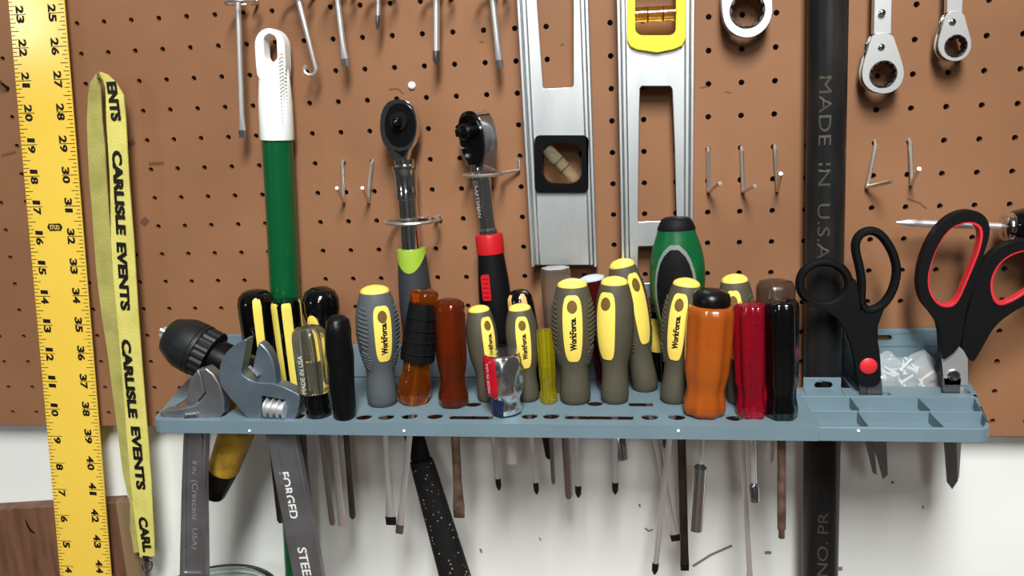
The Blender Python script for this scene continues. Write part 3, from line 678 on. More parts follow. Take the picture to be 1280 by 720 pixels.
# ================================================================== ratcheting box wrenches
def boxwrench(label, head, c, ri, ro, shank, rivets, pawl, y):
    th = Thing('ratcheting_box_wrench', label, 'wrench', AY(c[0], c[1], y), 'ratcheting box wrenches hanging at the top right')
    k = 1 / ppi(AY(*c, y)); C = AY(*c, y)
    hole = circ(C.x, C.z, ri * k, 28)
    hp = pxo(head, y)
    for y0, y1 in ((y - 0.20, y - 0.13), (y + 0.13, y + 0.20)):
        th.part('head_plate', MB().ext(hp, y0, y1, [hole]), M['satin'], bevel=0.015)
    core = [(C.x + (p[0] - C.x) * 0.92, C.z + (p[1] - C.z) * 0.92) for p in hp]
    th.part('head_core', MB().ext(core, y - 0.13, y + 0.13, [circ(C.x, C.z, ri * k * 1.02, 28)]), M['dsteel'])
    star = [(C.x + (ri * 0.86 + (0.09 * ri if i % 2 else -0.04 * ri)) * k * math.cos(i * math.pi / 12), C.z + (ri * 0.86 + (0.09 * ri if i % 2 else -0.04 * ri)) * k * math.sin(i * math.pi / 12)) for i in range(24)]
    th.part('gear_ring', MB().ext(circ(C.x, C.z, ri * k * 0.995, 32), y - 0.23, y + 0.23, [star]), M['dsteel'], bevel=0.01)
    if shank:
        so = pxo(shank, y); tx_ = [p for p in so]; up2 = sorted(so, key=lambda p: -p[1])[:2]; hx_ = (up2[0][0] + up2[1][0]) / 2; hz_ = up2[0][1] - 0.45
        sh = th.part('shank', MB().ext(so, y - 0.12, y + 0.12, [circ(hx_, hz_, 0.2, 14)]), M['satin'], bevel=0.03)
        e = Vector((0, 0, 1)); 
    for rv in rivets:
        r = AY(*rv, y - 0.2); th.part('rivet', MB().lathe([(0.1, 0), (0.1, 0.02), (0.07, 0.05), (0, 0.06)], 14, Matrix.Translation(r) @ Matrix.Rotation(math.pi / 2, 4, 'X')), M['chrome'])
    if pawl: th.part('pawl_lever', MB().ext(pxo(pawl, y), y - 0.1, y + 0.08), M['chrome'], bevel=0.02)
    return th
Z7 = lambda pts: zz(pts, 1060, 0, 5.54)
yW = -0.62
boxwrench('larger chrome ratcheting box wrench right of the pipe', smoothpoly(Z7([(160, 235), (295, 235), (318, 310), (345, 385), (370, 470), (374, 530), (345, 600), (285, 642), (222, 650), (150, 632), (100, 585), (83, 520), (95, 440), (140, 300)]), 2), (1101.5, 93), 16.5, 26,
          Z7([(165, 240), (190, -760), (315, -760), (295, 240)]), [(1101.5, 59), (1102.5, 16)], Z7([(140, 292), (112, 300), (108, 345), (125, 365)]), yW)
boxwrench('smaller chrome ratcheting box wrench near the top right corner', smoothpoly(Z7([(668, 85), (780, 85), (800, 160), (820, 235), (840, 310), (818, 380), (765, 420), (712, 428), (650, 408), (610, 352), (608, 290), (640, 180)]), 2), (1191.5, 58), 13.5, 21,
          Z7([(674, 90), (694, -560), (800, -560), (780, 90)]), [(1190.5, 27.5)], Z7([(640, 148), (622, 150), (618, 195), (636, 205)]), yW)
boxwrench('chrome box wrench ring cut off by the top edge left of the pipe', smoothpoly([(905, -60), (948, -60), (960, -20), (965, 8), (962, 28), (950, 43), (933, 49), (916, 44), (905, 32), (901, 12), (902, -20)], 2), (933, 14), 21.5, 31, [(908, -50), (910, -200), (948, -200), (948, -50)], [], None, yW)

for nm, px, py in (('wire peg hook above the picture holding the larger box wrench', 1106, -128), ('wire peg hook above the picture holding the smaller box wrench', 1196, -92), ('wire peg hook above the picture holding the cut-off box wrench', 929, -190)):
    c = AY(px, py, yW); single('peg_hook', nm, 'hook', MB().tube([(c.x + 0.12, 0.2, c.z + 0.05), (c.x + 0.12, -0.3, c.z + 0.02), (c.x + 0.12, -1.0, c.z), (c.x + 0.12, -1.05, c.z + 0.25)], 0.06, 7), M['wirez'], group='straight L-shaped hooks on the pegboard')
# ================================================================== precision driver at right
yD = -0.95
a, b = AY(1120, 278, yD), AY(1252, 283, yD); Mx = frame(b, b - a, Vector((0, 1, 0))); L = (b - a).length; k = 1 / ppi(b)
th = Thing('cross_tip_driver', 'cross-tip driver lying horizontally behind the red-lined scissors', 'screwdriver', b)
fl = lambda q, z: (0.6 + 0.4 * abs(math.cos(2 * q))) if z < -L + 0.45 else 1
th.part('bit', MB().lathe([(0, -L), (1.2 * k, -L), (4.5 * k, -L + 0.35), (4.8 * k, -L + 0.55), (3.8 * k, -L + 0.62), (4.6 * k, -L + 0.8), (4.6 * k, 0.2)], 24, Mx, fl), M['satin'])
th.part('ferrule', MB().lathe([(5 * k, -0.05), (10 * k, 0), (16 * k, 0.05), (18 * k, 0.1), (15.5 * k, 0.15), (18 * k, 0.2), (18 * k, 0.3)], 28, Mx), M['chrome'])
th.part('handle', MB().lathe([(18 * k, 0.25), (20 * k, 0.28), (27 * k, 0.75), (30 * k, 3.4), (24 * k, 4.0), (0, 4.2)], 32, Mx, lobes(8, 0.06)), M['blkgloss'])
hkx = AY(1300, 290, 0)
single('peg_hook', 'wire peg hook beyond the right edge holding the horizontal driver', 'hook', MB().tube([(hkx.x, 0.2, hkx.z - 1.05), (hkx.x, -0.2, hkx.z - 0.95), (hkx.x, -1.7, hkx.z - 0.72), (hkx.x, -1.75, hkx.z - 0.4)], 0.06, 7), M['wirez'])

# ================================================================== rack contents, left to right
# --- cordless drill
yC = -2.95
def drill():
    nose, bk = AY(203, 414, yC), AY(268, 447, yC); d = (nose - bk).normalized(); k = 1 / ppi(bk); Mx = frame(bk, d)
    th = Thing('cordless_drill', 'small drill with black keyless chuck pointing up left and worn yellow handle under the rack', 'drill', AY(280, 620, yC))
    R = 33 * k; L = 72 * k
    ch = th.part('chuck_sleeve', MB().lathe([(R * 0.80, 0.02), (R * 0.97, 0.05), (R * 0.97, 0.5)], 60, Mx, lambda a, z: 1 - 0.05 * (math.sin(a * 20) > 0)), M['chuck'], smooth=20)
    th.part('chuck_body', MB().lathe([(R * 0.94, 0.46), (R * 1.0, 0.5), (R * 1.0, 0.58), (R * 0.97, 0.60), (R * 0.97, 0.63), (R, 0.66), (R * 0.98, 1.05), (R * 0.92, 1.2), (R * 0.80, 1.42), (R * 0.68, 1.62), (R * 0.60, 1.66), (0, 1.66)], 48, Mx, lambda a, z: 1 - 0.05 * max(0, math.cos(4 * a)) ** 3 * (0.8 < z < 1.5)), M['chuck'], ch)
    for i in range(3):
        a = i * 2.09 + 0.4; th.part('jaw', MB().box(-0.06, 0.06, -0.10, 0.10, 1.5, 1.96, Mx @ Matrix.Translation((0.10 * math.sin(a), 0.10 * math.cos(a), 0)) @ Matrix.Rotation(-a, 4, 'Z')), M['satin'], ch, bevel=0.03)
    bd = th.part('motor_body', MB().lathe([(R * 0.5, 0.05), (R * 0.72, 0.0), (R * 0.74, -0.3), (R * 0.72, -1.9), (R * 0.5, -2.1), (0, -2.1)], 32, Mx), M['blk'])
    h0, h1 = AY(303, 520, yC), AY(278, 590, yC); h2 = AY(266, 624, yC)
    Mh = frame(h1, h0 - h1); Lh = (h0 - h1).length
    th.part('handle', MB().lathe([(17 * k, 0), (20 * k, 0.2), (23 * k, Lh), (22 * k, Lh + 0.7), (15 * k, Lh + 1.2)], 28, Mh), M['mott'])
    th.part('battery_cap', MB().lathe([(0, -0.98), (12 * k, -0.98), (14 * k, -0.88), (18.5 * k, 0.02), (18 * k, 0.05)], 28, Mh), M['blk'])
drill()
# --- adjustable wrenches
yN = -4.28
def wrenchA():
    th = Thing('adjustable_wrench', 'small dark adjustable wrench with jaws open to the left at the rack end', 'wrench', AY(244, 720, yN))
    Q = lambda pts, y=yN: pxo(zz(pts, 180, 360, 4.235), y)
    t = 0.22
    body = [(300, 428), (345, 412), (385, 445), (420, 500), (442, 580), (440, 640), (408, 690), (215, 690), (150, 680), (96, 655), (112, 640), (190, 630), (270, 612), (300, 598), (344, 548), (330, 500), (322, 450)]
    bd = th.part('head', MB().ext(Q(body), yN - t, yN + t), M['wrench'], bevel=0.05, seg=3)
    jaw = [(238, 560), (255, 480), (298, 422), (314, 455), (322, 502), (335, 546), (294, 592), (266, 605), (240, 602)]
    th.part('moving_jaw', MB().ext(Q(jaw, yN - 0.05), yN - 0.2, yN + 0.16), M['wrench'], bevel=0.04)
    a, b = AY(232, 522, yN - 0.2), AY(250, 520, yN - 0.2)
    wm = [(0.0, 0)]
    for i in range(5): z = i * (b - a).length / 5; wm += [(0.09, z), (0.15, z + 0.04), (0.15, z + 0.06), (0.09, z + 0.1)]
    th.part('worm_screw', MB().lathe(wm + [(0, (b - a).length)], 14, frame(a, b - a)), M['chrome'])
    H = lambda pts, y=yN: pxo(pts, y)
    outer = [(236, 500), (262, 500), (260, 548), (258, 600), (260, 740), (227, 740), (230, 600), (232, 548)]
    hd = th.part('handle', MB().ext(H(outer), yN - 0.17, yN + 0.17, [H([(235.5, 540), (255, 540), (254.5, 712), (234, 712)])]), M['wrench'], bevel=0.04)
    th.part('handle_panel', MB().ext(H([(235, 538), (256, 538), (255, 713), (233, 713)]), yN - 0.10, yN + 0.1), M['wrench'], hd)
    tx = MB()
    for s, p0, p1, h in (('8 IN', (243.5, 576), (242.8, 592), 0.14), ('(Crescent', (243, 600), (242.5, 650), 0.26), ('USA)', (243, 660), (242.5, 686), 0.22)):
        tx = MB(); text_on(tx, s, AY(*p0, yN - 0.1), AY(*p1, yN - 0.1), h, 0.0); th.part('raised_word', tx, M['satin'], hd)
wrenchA()
def wrenchB():
    th = Thing('adjustable_wrench', 'large grey adjustable wrench stamped FORGED STEEL with its jaws pointing up', 'wrench', AY(386, 720, yN))
    Q = lambda pts, y=yN: pxo(zz(pts, 180, 360, 4.235), y)
    t = 0.25
    body = [(418, 440), (428, 375), (470, 310), (552, 260), (563, 270), (540, 400), (532, 432), (548, 458), (615, 492), (720, 495), (832, 545), (846, 578), (815, 690), (755, 700), (590, 700), (540, 640), (465, 555), (425, 500)]
    win = [(642, 555), (768, 578), (748, 690), (636, 684)]
    bd = th.part('head', MB().ext(Q(smoothpoly(body, 1)), yN - t, yN + t, [Q(win)]), M['wrenchb'], bevel=0.05, seg=3)
    jaw = [(584, 436), (598, 370), (610, 318), (623, 280), (645, 294), (672, 325), (695, 370), (708, 425), (716, 508), (640, 504), (604, 478)]
    th.part('moving_jaw', MB().ext(Q(jaw), yN - 0.2, yN + 0.2), M['wrenchb'], bevel=0.04)
    th.part('jaw_pin', MB().tube([AY(311, 458, yN - 0.27), AY(323, 470, yN - 0.27)], 0.06, 8), M['chrome'])
    th.part('worm_well', MB().ext(Q(win), yN + 0.1, yN + 0.2), M['tip'], bd)
    a, b = AY(331, 508, yN - 0.14), AY(361, 512, yN - 0.14); L = (b - a).length; wm = [(0, 0), (0.2, 0)]
    for i in range(4): z = i * L / 4; wm += [(0.2, z + 0.02), (0.31, z + 0.07), (0.31, z + 0.11), (0.2, z + 0.17)]
    th.part('worm_screw', MB().lathe(wm + [(0, L)], 18, frame(a, b - a)), M['satin'])
    H = lambda pts, y=yN: pxo(pts, y)
    outer = [(322, 510), (366, 510), (373, 548), (408, 735), (371, 735), (336, 548)]
    hd = th.part('handle', MB().ext(H(outer), yN - 0.14, yN + 0.14), M['wrench'], bevel=0.04)
    rim = [(338, 545), (369, 545), (404, 735), (374, 735)]; inn = [(343, 552), (349, 547), (358, 547), (364, 553), (398, 735), (380, 735)]
    tx = MB()
    for s, p0, p1 in (('FORGED', (355, 590), (368, 648)), ('STEEL', (377, 684), (386, 728))):
        tx = MB(); text_on(tx, s, AY(*p0, yN - 0.14), AY(*p1, yN - 0.14), 0.30, 0.02); th.part('raised_word', tx, M['whitetx'], hd)
    th.part('handle_rib', MB().tube([AY(346, 556, yN - 0.14), AY(377, 735, yN - 0.14)], 0.05, 6), M['wrench'], hd)
    th.part('handle_rib', MB().tube([AY(366, 556, yN - 0.14), AY(402, 735, yN - 0.14)], 0.05, 6), M['wrench'], hd)
wrenchB()
# --- black / yellow striped drivers
DOME = [(0, 0.55), (0.05, 0.6), (0.2, 0.62), (0.35, 0.8), (0.5, 0.95), (0.85, 1.0), (0.93, 0.92), (0.98, 0.66), (1.0, 0.3), (1.003, 0)]
def striped(label, top, tip, w, y, phis, cm='yel', dp=13, t=(0.1, 0.93), rpx=9, tipk='round', sm='dsteel', tab=DOME, **kw):
    T, th, h = plain('striped_screwdriver', label, top, tip, w, 'blkgloss', tab, None, y, rpx=rpx, tipk=tipk, sm=sm, group='black handles with yellow stripes in the rack', **kw)
    for ph in phis: th.part('stripe', patch(T, tab, t[0], t[1], ph, dp, 0.015, nt=20, pw=14.0), M[cm], h)
    return T, th
striped('black handle with one wide yellow stripe behind the big adjustable wrench', (318, 362), (351, 653), 45, -1.45, (28, 150, 250))
striped('black handle with two yellow stripes in front of the green pole', (356, 374), (389, 655), 36, -1.75, (-30, 26, 120), 'yel2', 19, (0.05, 0.98), tab=[(0, 0.85), (0.2, 0.9), (0.5, 0.95), (0.95, 1.0), (0.99, 0.9), (1.0, 0)])
T, th, h = plain('dome_screwdriver', 'glossy black domed handle with a small yellow window behind the clear handle', (399, 358), (428, 658), 46, 'blkgloss', [(0, 0.5), (0.3, 0.62), (0.5, 0.66), (0.62, 0.72), (0.70, 0.92), (0.78, 1.0), (0.88, 0.98), (0.95, 0.8), (0.99, 0.45), (1.003, 0)], None, -1.75, rpx=9, tipk='flat', tipw=13)
th.part('window', patch(T, [(0, 0.6), (0.55, 0.72), (0.7, 0.94), (1, 0.95)], 0.5, 0.76, -12, 22, 0.03, pw=2.2), M['yel'], h); th.part('hang_hole_shade', patch(T, [(0, 0.6), (0.55, 0.72), (0.7, 0.94), (1, 0.95)], 0.58, 0.68, -12, 9, 0.04, pw=2.0), M['ink'], h)  # flat black ellipse painted for the dark inside of the hole
# --- clear handle
CL = [(0.27, 0.80), (0.30, 0.95), (0.36, 1.0), (0.86, 1.0), (0.94, 0.93), (0.985, 0.72), (1.0, 0.45), (1.004, 0)]
T = Tool((385, 408), (416, 656), 45, (396, 526)); th = Thing('clear_handle_screwdriver', 'clear acetate handle on a ribbed black base beside the big adjustable wrench', 'screwdriver', T.B)
h = th.part('handle', MB().lathe(T.prof(CL), 48, T.M, lobes(6, 0.09, 2, T.L * 0.3, T.L * 0.95)), M['clear'])
th.part('core', MB().lathe([(0.14, 0.2), (0.14, T.L * 0.62), (0, T.L * 0.62)], 10, T.M), M['chrome'], h)
th.part('black_base', MB().lathe(T.prof([(0, 0.62), (0.02, 0.70), (0.07, 0.70), (0.08, 0.64), (0.10, 0.64), (0.11, 0.70), (0.16, 0.70), (0.18, 0.66), (0.26, 0.66), (0.28, 0.75), (0.29, 0)]), 28, T.M), M['blkgloss'])
tx = MB(); c = Vector((0, 0, 0)); th.part('printed_lettering', wrap_text(T, CL, 'MADE IN USA', 0.52, T.L * 0.42, 0.16, -16, 0.012, 0.0), M['whitetx'], h)
shaft(th, T, 8, 'round', 'steel')
# --- tape wrapped handle
TP = [(0, 0.75), (0.02, 0.82), (0.1, 0.84), (0.2, 0.86), (0.35, 0.95), (0.5, 0.93), (0.62, 1.0), (0.75, 0.96), (0.86, 0.93), (0.95, 0.82), (0.99, 0.55), (1.003, 0)]
plain('tape_wrapped_screwdriver', 'handle wound in black tape between the clear and the big grey handle', (421, 394), (441, 648), 34, 'tape', TP, (430, 527), rpx=8, tipk='round', sm='dsteel', fl=lambda a, z: 1 + 0.05 * math.sin(3 * a + 5 * z))
# --- grey cushion grip
workforce('large grey cushion-grip screwdriver with yellow cap right of the taped handle', (468, 357), (489, 656), 53, 33, 'grey', (478, 512), rib_at=58, tipk='flat', rpx=9, tipw=15, dphi=25, pt=(0.40, 0.86), tipm='tip', blade=1.0)
# --- amber with rubber sleeve
AM = [(0, 0.62), (0.015, 0.80), (0.06, 0.97), (0.13, 1.0), (0.2, 0.97), (0.245, 0.86), (0.26, 0.82), (0.37, 0.82), (0.40, 0.70), (0.88, 0.68), (0.90, 0.82), (0.97, 0.82), (0.99, 0.72), (1.0, 0)]
T, th, h = plain('rubber_sleeved_screwdriver', 'amber handle with a black rubber sleeve below the lime-collared ratchet', (531, 362), (499, 667), 43, 'amber', AM, (519, 509), fl=lobes(8, 0.05), rpx=8, tipw=11, tipm='steel', blade=1.1)
SL = [(0.385, 0.80), (0.39, 1.01), (0.45, 1.01), (0.86, 0.84), (0.89, 0.82), (0.895, 0.6)]
sl = th.part('rubber_sleeve', MB().lathe(T.prof(SL), 48, T.M, lobes(8, 0.07, 4)), M['blkmat'], h)
gr = MB()
for i in range(4):
    t = 0.47 + i * 0.10; r = at_t(SL, t) * T.R; gr.lathe([(r + 0.0, t * T.L - 0.03), (r + 0.018, t * T.L - 0.015), (r + 0.018, t * T.L + 0.015), (r, t * T.L + 0.03)], 40, T.M)
th.part('sleeve_ridges', gr, M['blkmat'], sl)
# --- brown acetate
BR = [(0, 0.72), (0.012, 0.84), (0.06, 0.9), (0.12, 0.87), (0.2, 0.74), (0.28, 0.74), (0.35, 0.84), (0.45, 0.9), (0.9, 0.92), (0.96, 0.88), (0.985, 0.7), (1.0, 0.45), (1.003, 0)]
plain('brown_acetate_screwdriver', 'translucent brown handle with a broad rusty blade beside the rubber-sleeved one', (561, 374), (574, 647), 43, 'brownac', BR, (567, 512), fl=lobes(6, 0.06), rpx=11, tipw=16, sm='rust', blade=1.3)
# --- small cushion grips
workforce('small olive cushion-grip screwdriver left of the foil-wrapped handle', (598, 382), (624, 613), 39, 38, 'olive', (613, 505), dphi=26, ribs=False, rpx=6.5)
workforce('small olive cushion-grip screwdriver right behind the foil-wrapped handle', (649, 380), (671, 618), 41, 12, 'olive', (665, 505), dphi=26, ribs=False, rpx=6.5)
# --- foil wrapped
FO = [(0, 0.5), (0.02, 0.68), (0.1, 0.76), (0.25, 0.76), (0.32, 0.84), (0.38, 0.98), (0.6, 1.0), (0.85, 1.0), (0.95, 0.96), (0.99, 0.85), (1.0, 0)]
random.seed(3)
ph = [random.uniform(0, 6.28) for _ in range(6)]
crk = lambda a, z: 1 + 0.05 * math.sin(4 * a + 5 * z + ph[0]) + 0.035 * math.sin(7 * a - 6 * z + ph[1]) + 0.012 * math.sin(13 * a + 11 * z + ph[2])
T = Tool((628, 440), (640, 580), 47, (638, 524)); th = Thing('foil_wrapped_screwdriver', 'stubby handle wrapped in crumpled silver, red and blue foil', 'screwdriver', T.B)
prof = [(at_t(FO, i / 30) * T.R, i / 30 * T.L) for i in range(30)] + [(0.93 * T.R, T.L), (0, T.L)]
h = th.part('handle', MB().lathe(prof, 56, T.M, crk), M['foil'], smooth=22)
th.part('red_wrap', patch(T, FO, 0.33, 1.0, -52, 36, 0.05, pw=8.0), M['foilred'], h)
th.part('blue_wrap', patch(T, FO, 0.0, 0.3, -48, 42, 0.06, pw=8.0), M['foilblue'], h)
th.part('printed_lettering', wrap_text(T, FO, 'MADE IN USA', 0.66, T.L * 0.48, 0.10, -42, 0.065, 0.0), M['whitetx'], h)
shaft(th, T, 12, 'flat', 'satin', 14, blade=0.5)
# --- small yellow acetate
plain('yellow_acetate_screwdriver', 'slim clear yellow handle right of the foil-wrapped handle', (681, 412), (692, 605), 22, 'yclear', [(0, 0.85), (0.02, 0.98), (0.1, 1.0), (0.2, 0.86), (0.28, 0.86), (0.36, 0.96), (0.97, 1.0), (0.995, 0.92), (1.0, 0)], (687, 506), fl=lobes(6, 0.12), rpx=5.5, tipk='round', sm='steel', hole=0.15)
# --- back row
T, th = striped('small black handle with two tan stripes behind the foil-wrapped handle', (647, 362), (687, 573), 34, -1.75, (-42, 28), 'tan', 12, (0.6, 0.97), rpx=10, tipk='round', sm='tip')
plain('smoky_acetate_screwdriver', 'smoky clear handle directly under the black-block level', (694, 333), (711, 623), 38, 'clear2', [(0, 0.7), (0.1, 0.8), (0.2, 0.75), (0.35, 0.95), (0.95, 1.0), (0.99, 0.93), (1.0, 0)], None, -1.75, fl=lobes(6, 0.1), rpx=10, tipk='round', sm='steel')
T, th, h = plain('dark_red_screwdriver', 'dark red handle with a pale end behind two yellow-capped handles', (739, 345), (777, 573), 36, 'dkred', [(0, 0.7), (0.1, 0.8), (0.3, 0.85), (0.9, 1.0), (0.97, 0.95), (0.975, 0)], None, -1.75, fl=lobes(6, 0.06), rpx=9, tipk='nut', tipw=17, tl=0.7)
th.part('end_cap', MB().lathe(T.prof([(0.97, 0.9), (0.985, 0.88), (1.0, 0.6), (1.004, 0)]), 24, T.M), M['bits'], h)
workforce('olive cushion-grip screwdriver leaning in the back row under the yellow-block level', (776, 324), (845, 676), 46, 36, 'olive', None, -1.65, word=None, tipk='flat', rpx=8, tipw=13, tipm='tip')
# --- front cushion grips
workforce('olive cushion-grip screwdriver with lettered yellow panel facing straight out', (715, 349), (723, 622), 54, 2, 'olive', (722, 509), rpx=7.5)
workforce('olive cushion-grip screwdriver with a plain yellow panel turned left', (768, 346), (769, 618), 49, -27, 'olive', (771, 508), word=None, rpx=7.5, ribs=False, dphi=31)
workforce('olive cushion-grip screwdriver against the big orange handle, panel turned left', (859, 348), (818, 718), 49, -20, 'olive', (844, 508), rpx=8)
workforce('olive cushion-grip screwdriver mostly hidden between the orange and red handles', (918, 343), (938, 740), 47, -14, 'olive', (921, 509), word=None, tipk='flat', rpx=7.5, tipw=12)
# --- green driver
GR = [(0, 0.5), (0.1, 0.52), (0.22, 0.50), (0.34, 0.62), (0.45, 0.8), (0.58, 0.96), (0.68, 1.0), (0.76, 0.97), (0.84, 0.86), (0.90, 0.72), (0.94, 0.66)]
T = Tool((845, 271), (856, 713), 68, None, -1.92, 0.24); T.M = T.M @ Matrix.Diagonal((1, 0.8, 1, 1)); th = Thing('green_grip_screwdriver', 'large green handle with a black oval pad and black end cap', 'screwdriver', T.B)
h = th.part('handle', MB().lathe(T.prof(GR), 36, T.M), M['green2'])
th.part('end_cap', MB().lathe(T.prof([(0.925, 0.675), (0.94, 0.68), (0.96, 0.62), (0.985, 0.54), (0.997, 0.42), (1.0, 0)]), 32, T.M), M['blkmat'], h)
th.part('pad_border', patch(T, GR, 0.12, 0.86, -8, 50, 0.02, pw=2.4), M['padline'], h)
th.part('grip_pad', patch(T, GR, 0.14, 0.835, -8, 42, 0.045, pw=2.4), M['blkmat'], h)
shaft(th, T, 11, 'flat', 'dsteel', 12, 'tip')
T, th = striped('black and yellow handle just showing between the green and leaning olive handles', (823, 384), (833, 560), 30, -0.72, (-20,), 'yel', 40, (0.42, 0.88))
# --- orange with black cap
OR = [(0, 0.66), (0.012, 0.80), (0.05, 0.88), (0.10, 0.88), (0.16, 0.80), (0.22, 0.78), (0.28, 0.85), (0.36, 0.93), (0.6, 0.97), (0.80, 0.96), (0.85, 0.92), (0.875, 0.78), (0.88, 0)]
T, th, h = plain('orange_acetate_screwdriver', 'thick orange fluted handle with a black end cap and socket end', (890, 361), (870, 662), 62, 'orange', OR, (880, 526), fl=lobes(8, 0.09), rpx=6, tipk='nut', tipw=17, tl=2.0)
th.part('end_cap', MB().lathe(T.prof([(0.87, 0.66), (0.885, 0.77), (0.93, 0.77), (0.965, 0.70), (0.99, 0.5), (1.0, 0.2), (1.002, 0)]), 32, T.M), M['blk'], h)
# --- red acetate
RD = [(0, 0.80), (0.015, 0.92), (0.08, 0.95), (0.17, 0.84), (0.24, 0.84), (0.32, 0.98), (0.9, 1.0), (0.965, 0.95), (0.99, 0.8), (1.0, 0)]
T, th, h = plain('red_acetate_screwdriver', 'clear red fluted handle between the orange and the black handle', (938, 378), (943, 626), 43, 'redac', RD, (940, 525), fl=lobes(6, 0.2), rpx=7, tipk='nut', tipw=13, tl=0.45)
# --- brown in the back and black in front
plain('dark_brown_screwdriver', 'dull dark brown handle behind the glossy black handle', (970, 350), (962, 578), 48, 'dkbrown', [(0, 0.7), (0.2, 0.75), (0.4, 0.95), (0.94, 1.0), (0.985, 0.85), (1.0, 0.5), (1.003, 0)], None, -2.75, fl=lobes(8, 0.04), rpx=11, tipk='round', sm='whitetx')
plain('black_fluted_screwdriver', 'glossy black fluted handle with a rusty square shank beside the pipe', (977, 374), (977, 672), 43, 'blkgloss', RD, (980, 527), fl=lobes(6, 0.10), rpx=11, tipk='nut', sm='rust', tipw=8, tl=0.28, tipm='rust')
# --- speckled grip bar
yS = -1.6
a, b = AY(506, 505, yS), AY(576, 745, yS); L = (a - b).length; Mx = frame(b, a - b); k = 1 / ppi(b)
th = Thing('pry_bar', 'black bar with white-speckled rubber grip slanting down below the rack', 'bar', b)
z1 = (AY(519, 577, yS) - b).length
th.part('speckled_grip', MB().lathe([(0, -0.02), (20 * k, 0), (20.5 * k, 0.3), (15.5 * k, z1 - 0.3), (14.5 * k, z1), (0, z1)], 28, Mx, sy=0.6), M['grip'])
th.part('steel_shank', MB().lathe([(12.5 * k, z1 - 0.1), (12.5 * k, L), (0, L)], 20, Mx, sy=0.5), M['tip'])

# ================================================================== scissors
def scissorsA():
    y = -1.95; Z3 = lambda pts: zz(pts, 960, 240, 3.0); Q = lambda pts, yy=y: pxo(Z3(pts), yy)
    th = Thing('scissors', 'all-black scissors with a red pivot cap standing in the rack beside the pipe', 'scissors', AY(1094, 598, y))
    t = 0.16
    c = [(210 + 92 * math.cos(i * math.pi / 16), 342 - 80 * math.sin(i * math.pi / 16)) for i in range(32)]
    P3 = [(lambda v: v)(AY(a, b, y)) for a, b in Z3(c)]
    lp = th.part('finger_loop', MB().tube(P3, 0.13, 10, True, 1.3), M['blkmat'])
    sh = [(112, 400), (165, 428), (215, 440), (262, 475), (300, 545), (322, 640), (332, 708), (350, 726), (400, 725), (420, 700), (415, 600), (405, 545), (345, 480), (330, 330), (312, 320), (290, 390), (245, 425), (190, 425)]
    th.part('shank', MB().ext(Q(smoothpoly(sh, 1)), y - t, y + 0.05), M['blkmat'], bevel=0.06, seg=3)
    lp2 = [(326, 215), (330, 178), (352, 152), (385, 143), (418, 155), (448, 190), (473, 240), (484, 295), (470, 365), (435, 420), (400, 440), (362, 442), (348, 410), (352, 340), (342, 275)]
    P3 = [AY(a, b, y + 0.06) for a, b in smoothpoly(Z3(lp2), 2)]
    th.part('finger_loop', MB().tube(P3, 0.13, 10, True, 1.3), M['blkmat'])
    s2 = [(348, 428), (340, 490), (372, 560), (410, 570), (412, 500), (440, 425), (400, 435)]
    th.part('shank', MB().ext(Q(s2), y - 0.06, y + 0.16), M['blkmat'], bevel=0.05)
    pc = AY(1085.5, 457.5, y - t)
    th.part('pivot_cap', MB().lathe([(10.5 / ppi(pc), 0), (10.5 / ppi(pc), 0.03), (9 / ppi(pc), 0.06), (0, 0.07)], 24, Matrix.Translation((pc.x, y - t, pc.z)) @ Matrix.Rotation(math.pi / 2, 4, 'X')), M['redin'])
    th.part('blade', MB().ext(pxo([(1074, 472), (1091, 472), (1092, 548), (1096, 594), (1091, 591), (1081, 548)], y), y + 0.0, y + 0.06), M['steel'])
    th.part('blade', MB().ext(pxo([(1082, 472), (1101, 472), (1107, 548), (1109, 592), (1103, 598), (1089, 548)], y), y - 0.07, y - 0.01), M['steel'])
scissorsA()
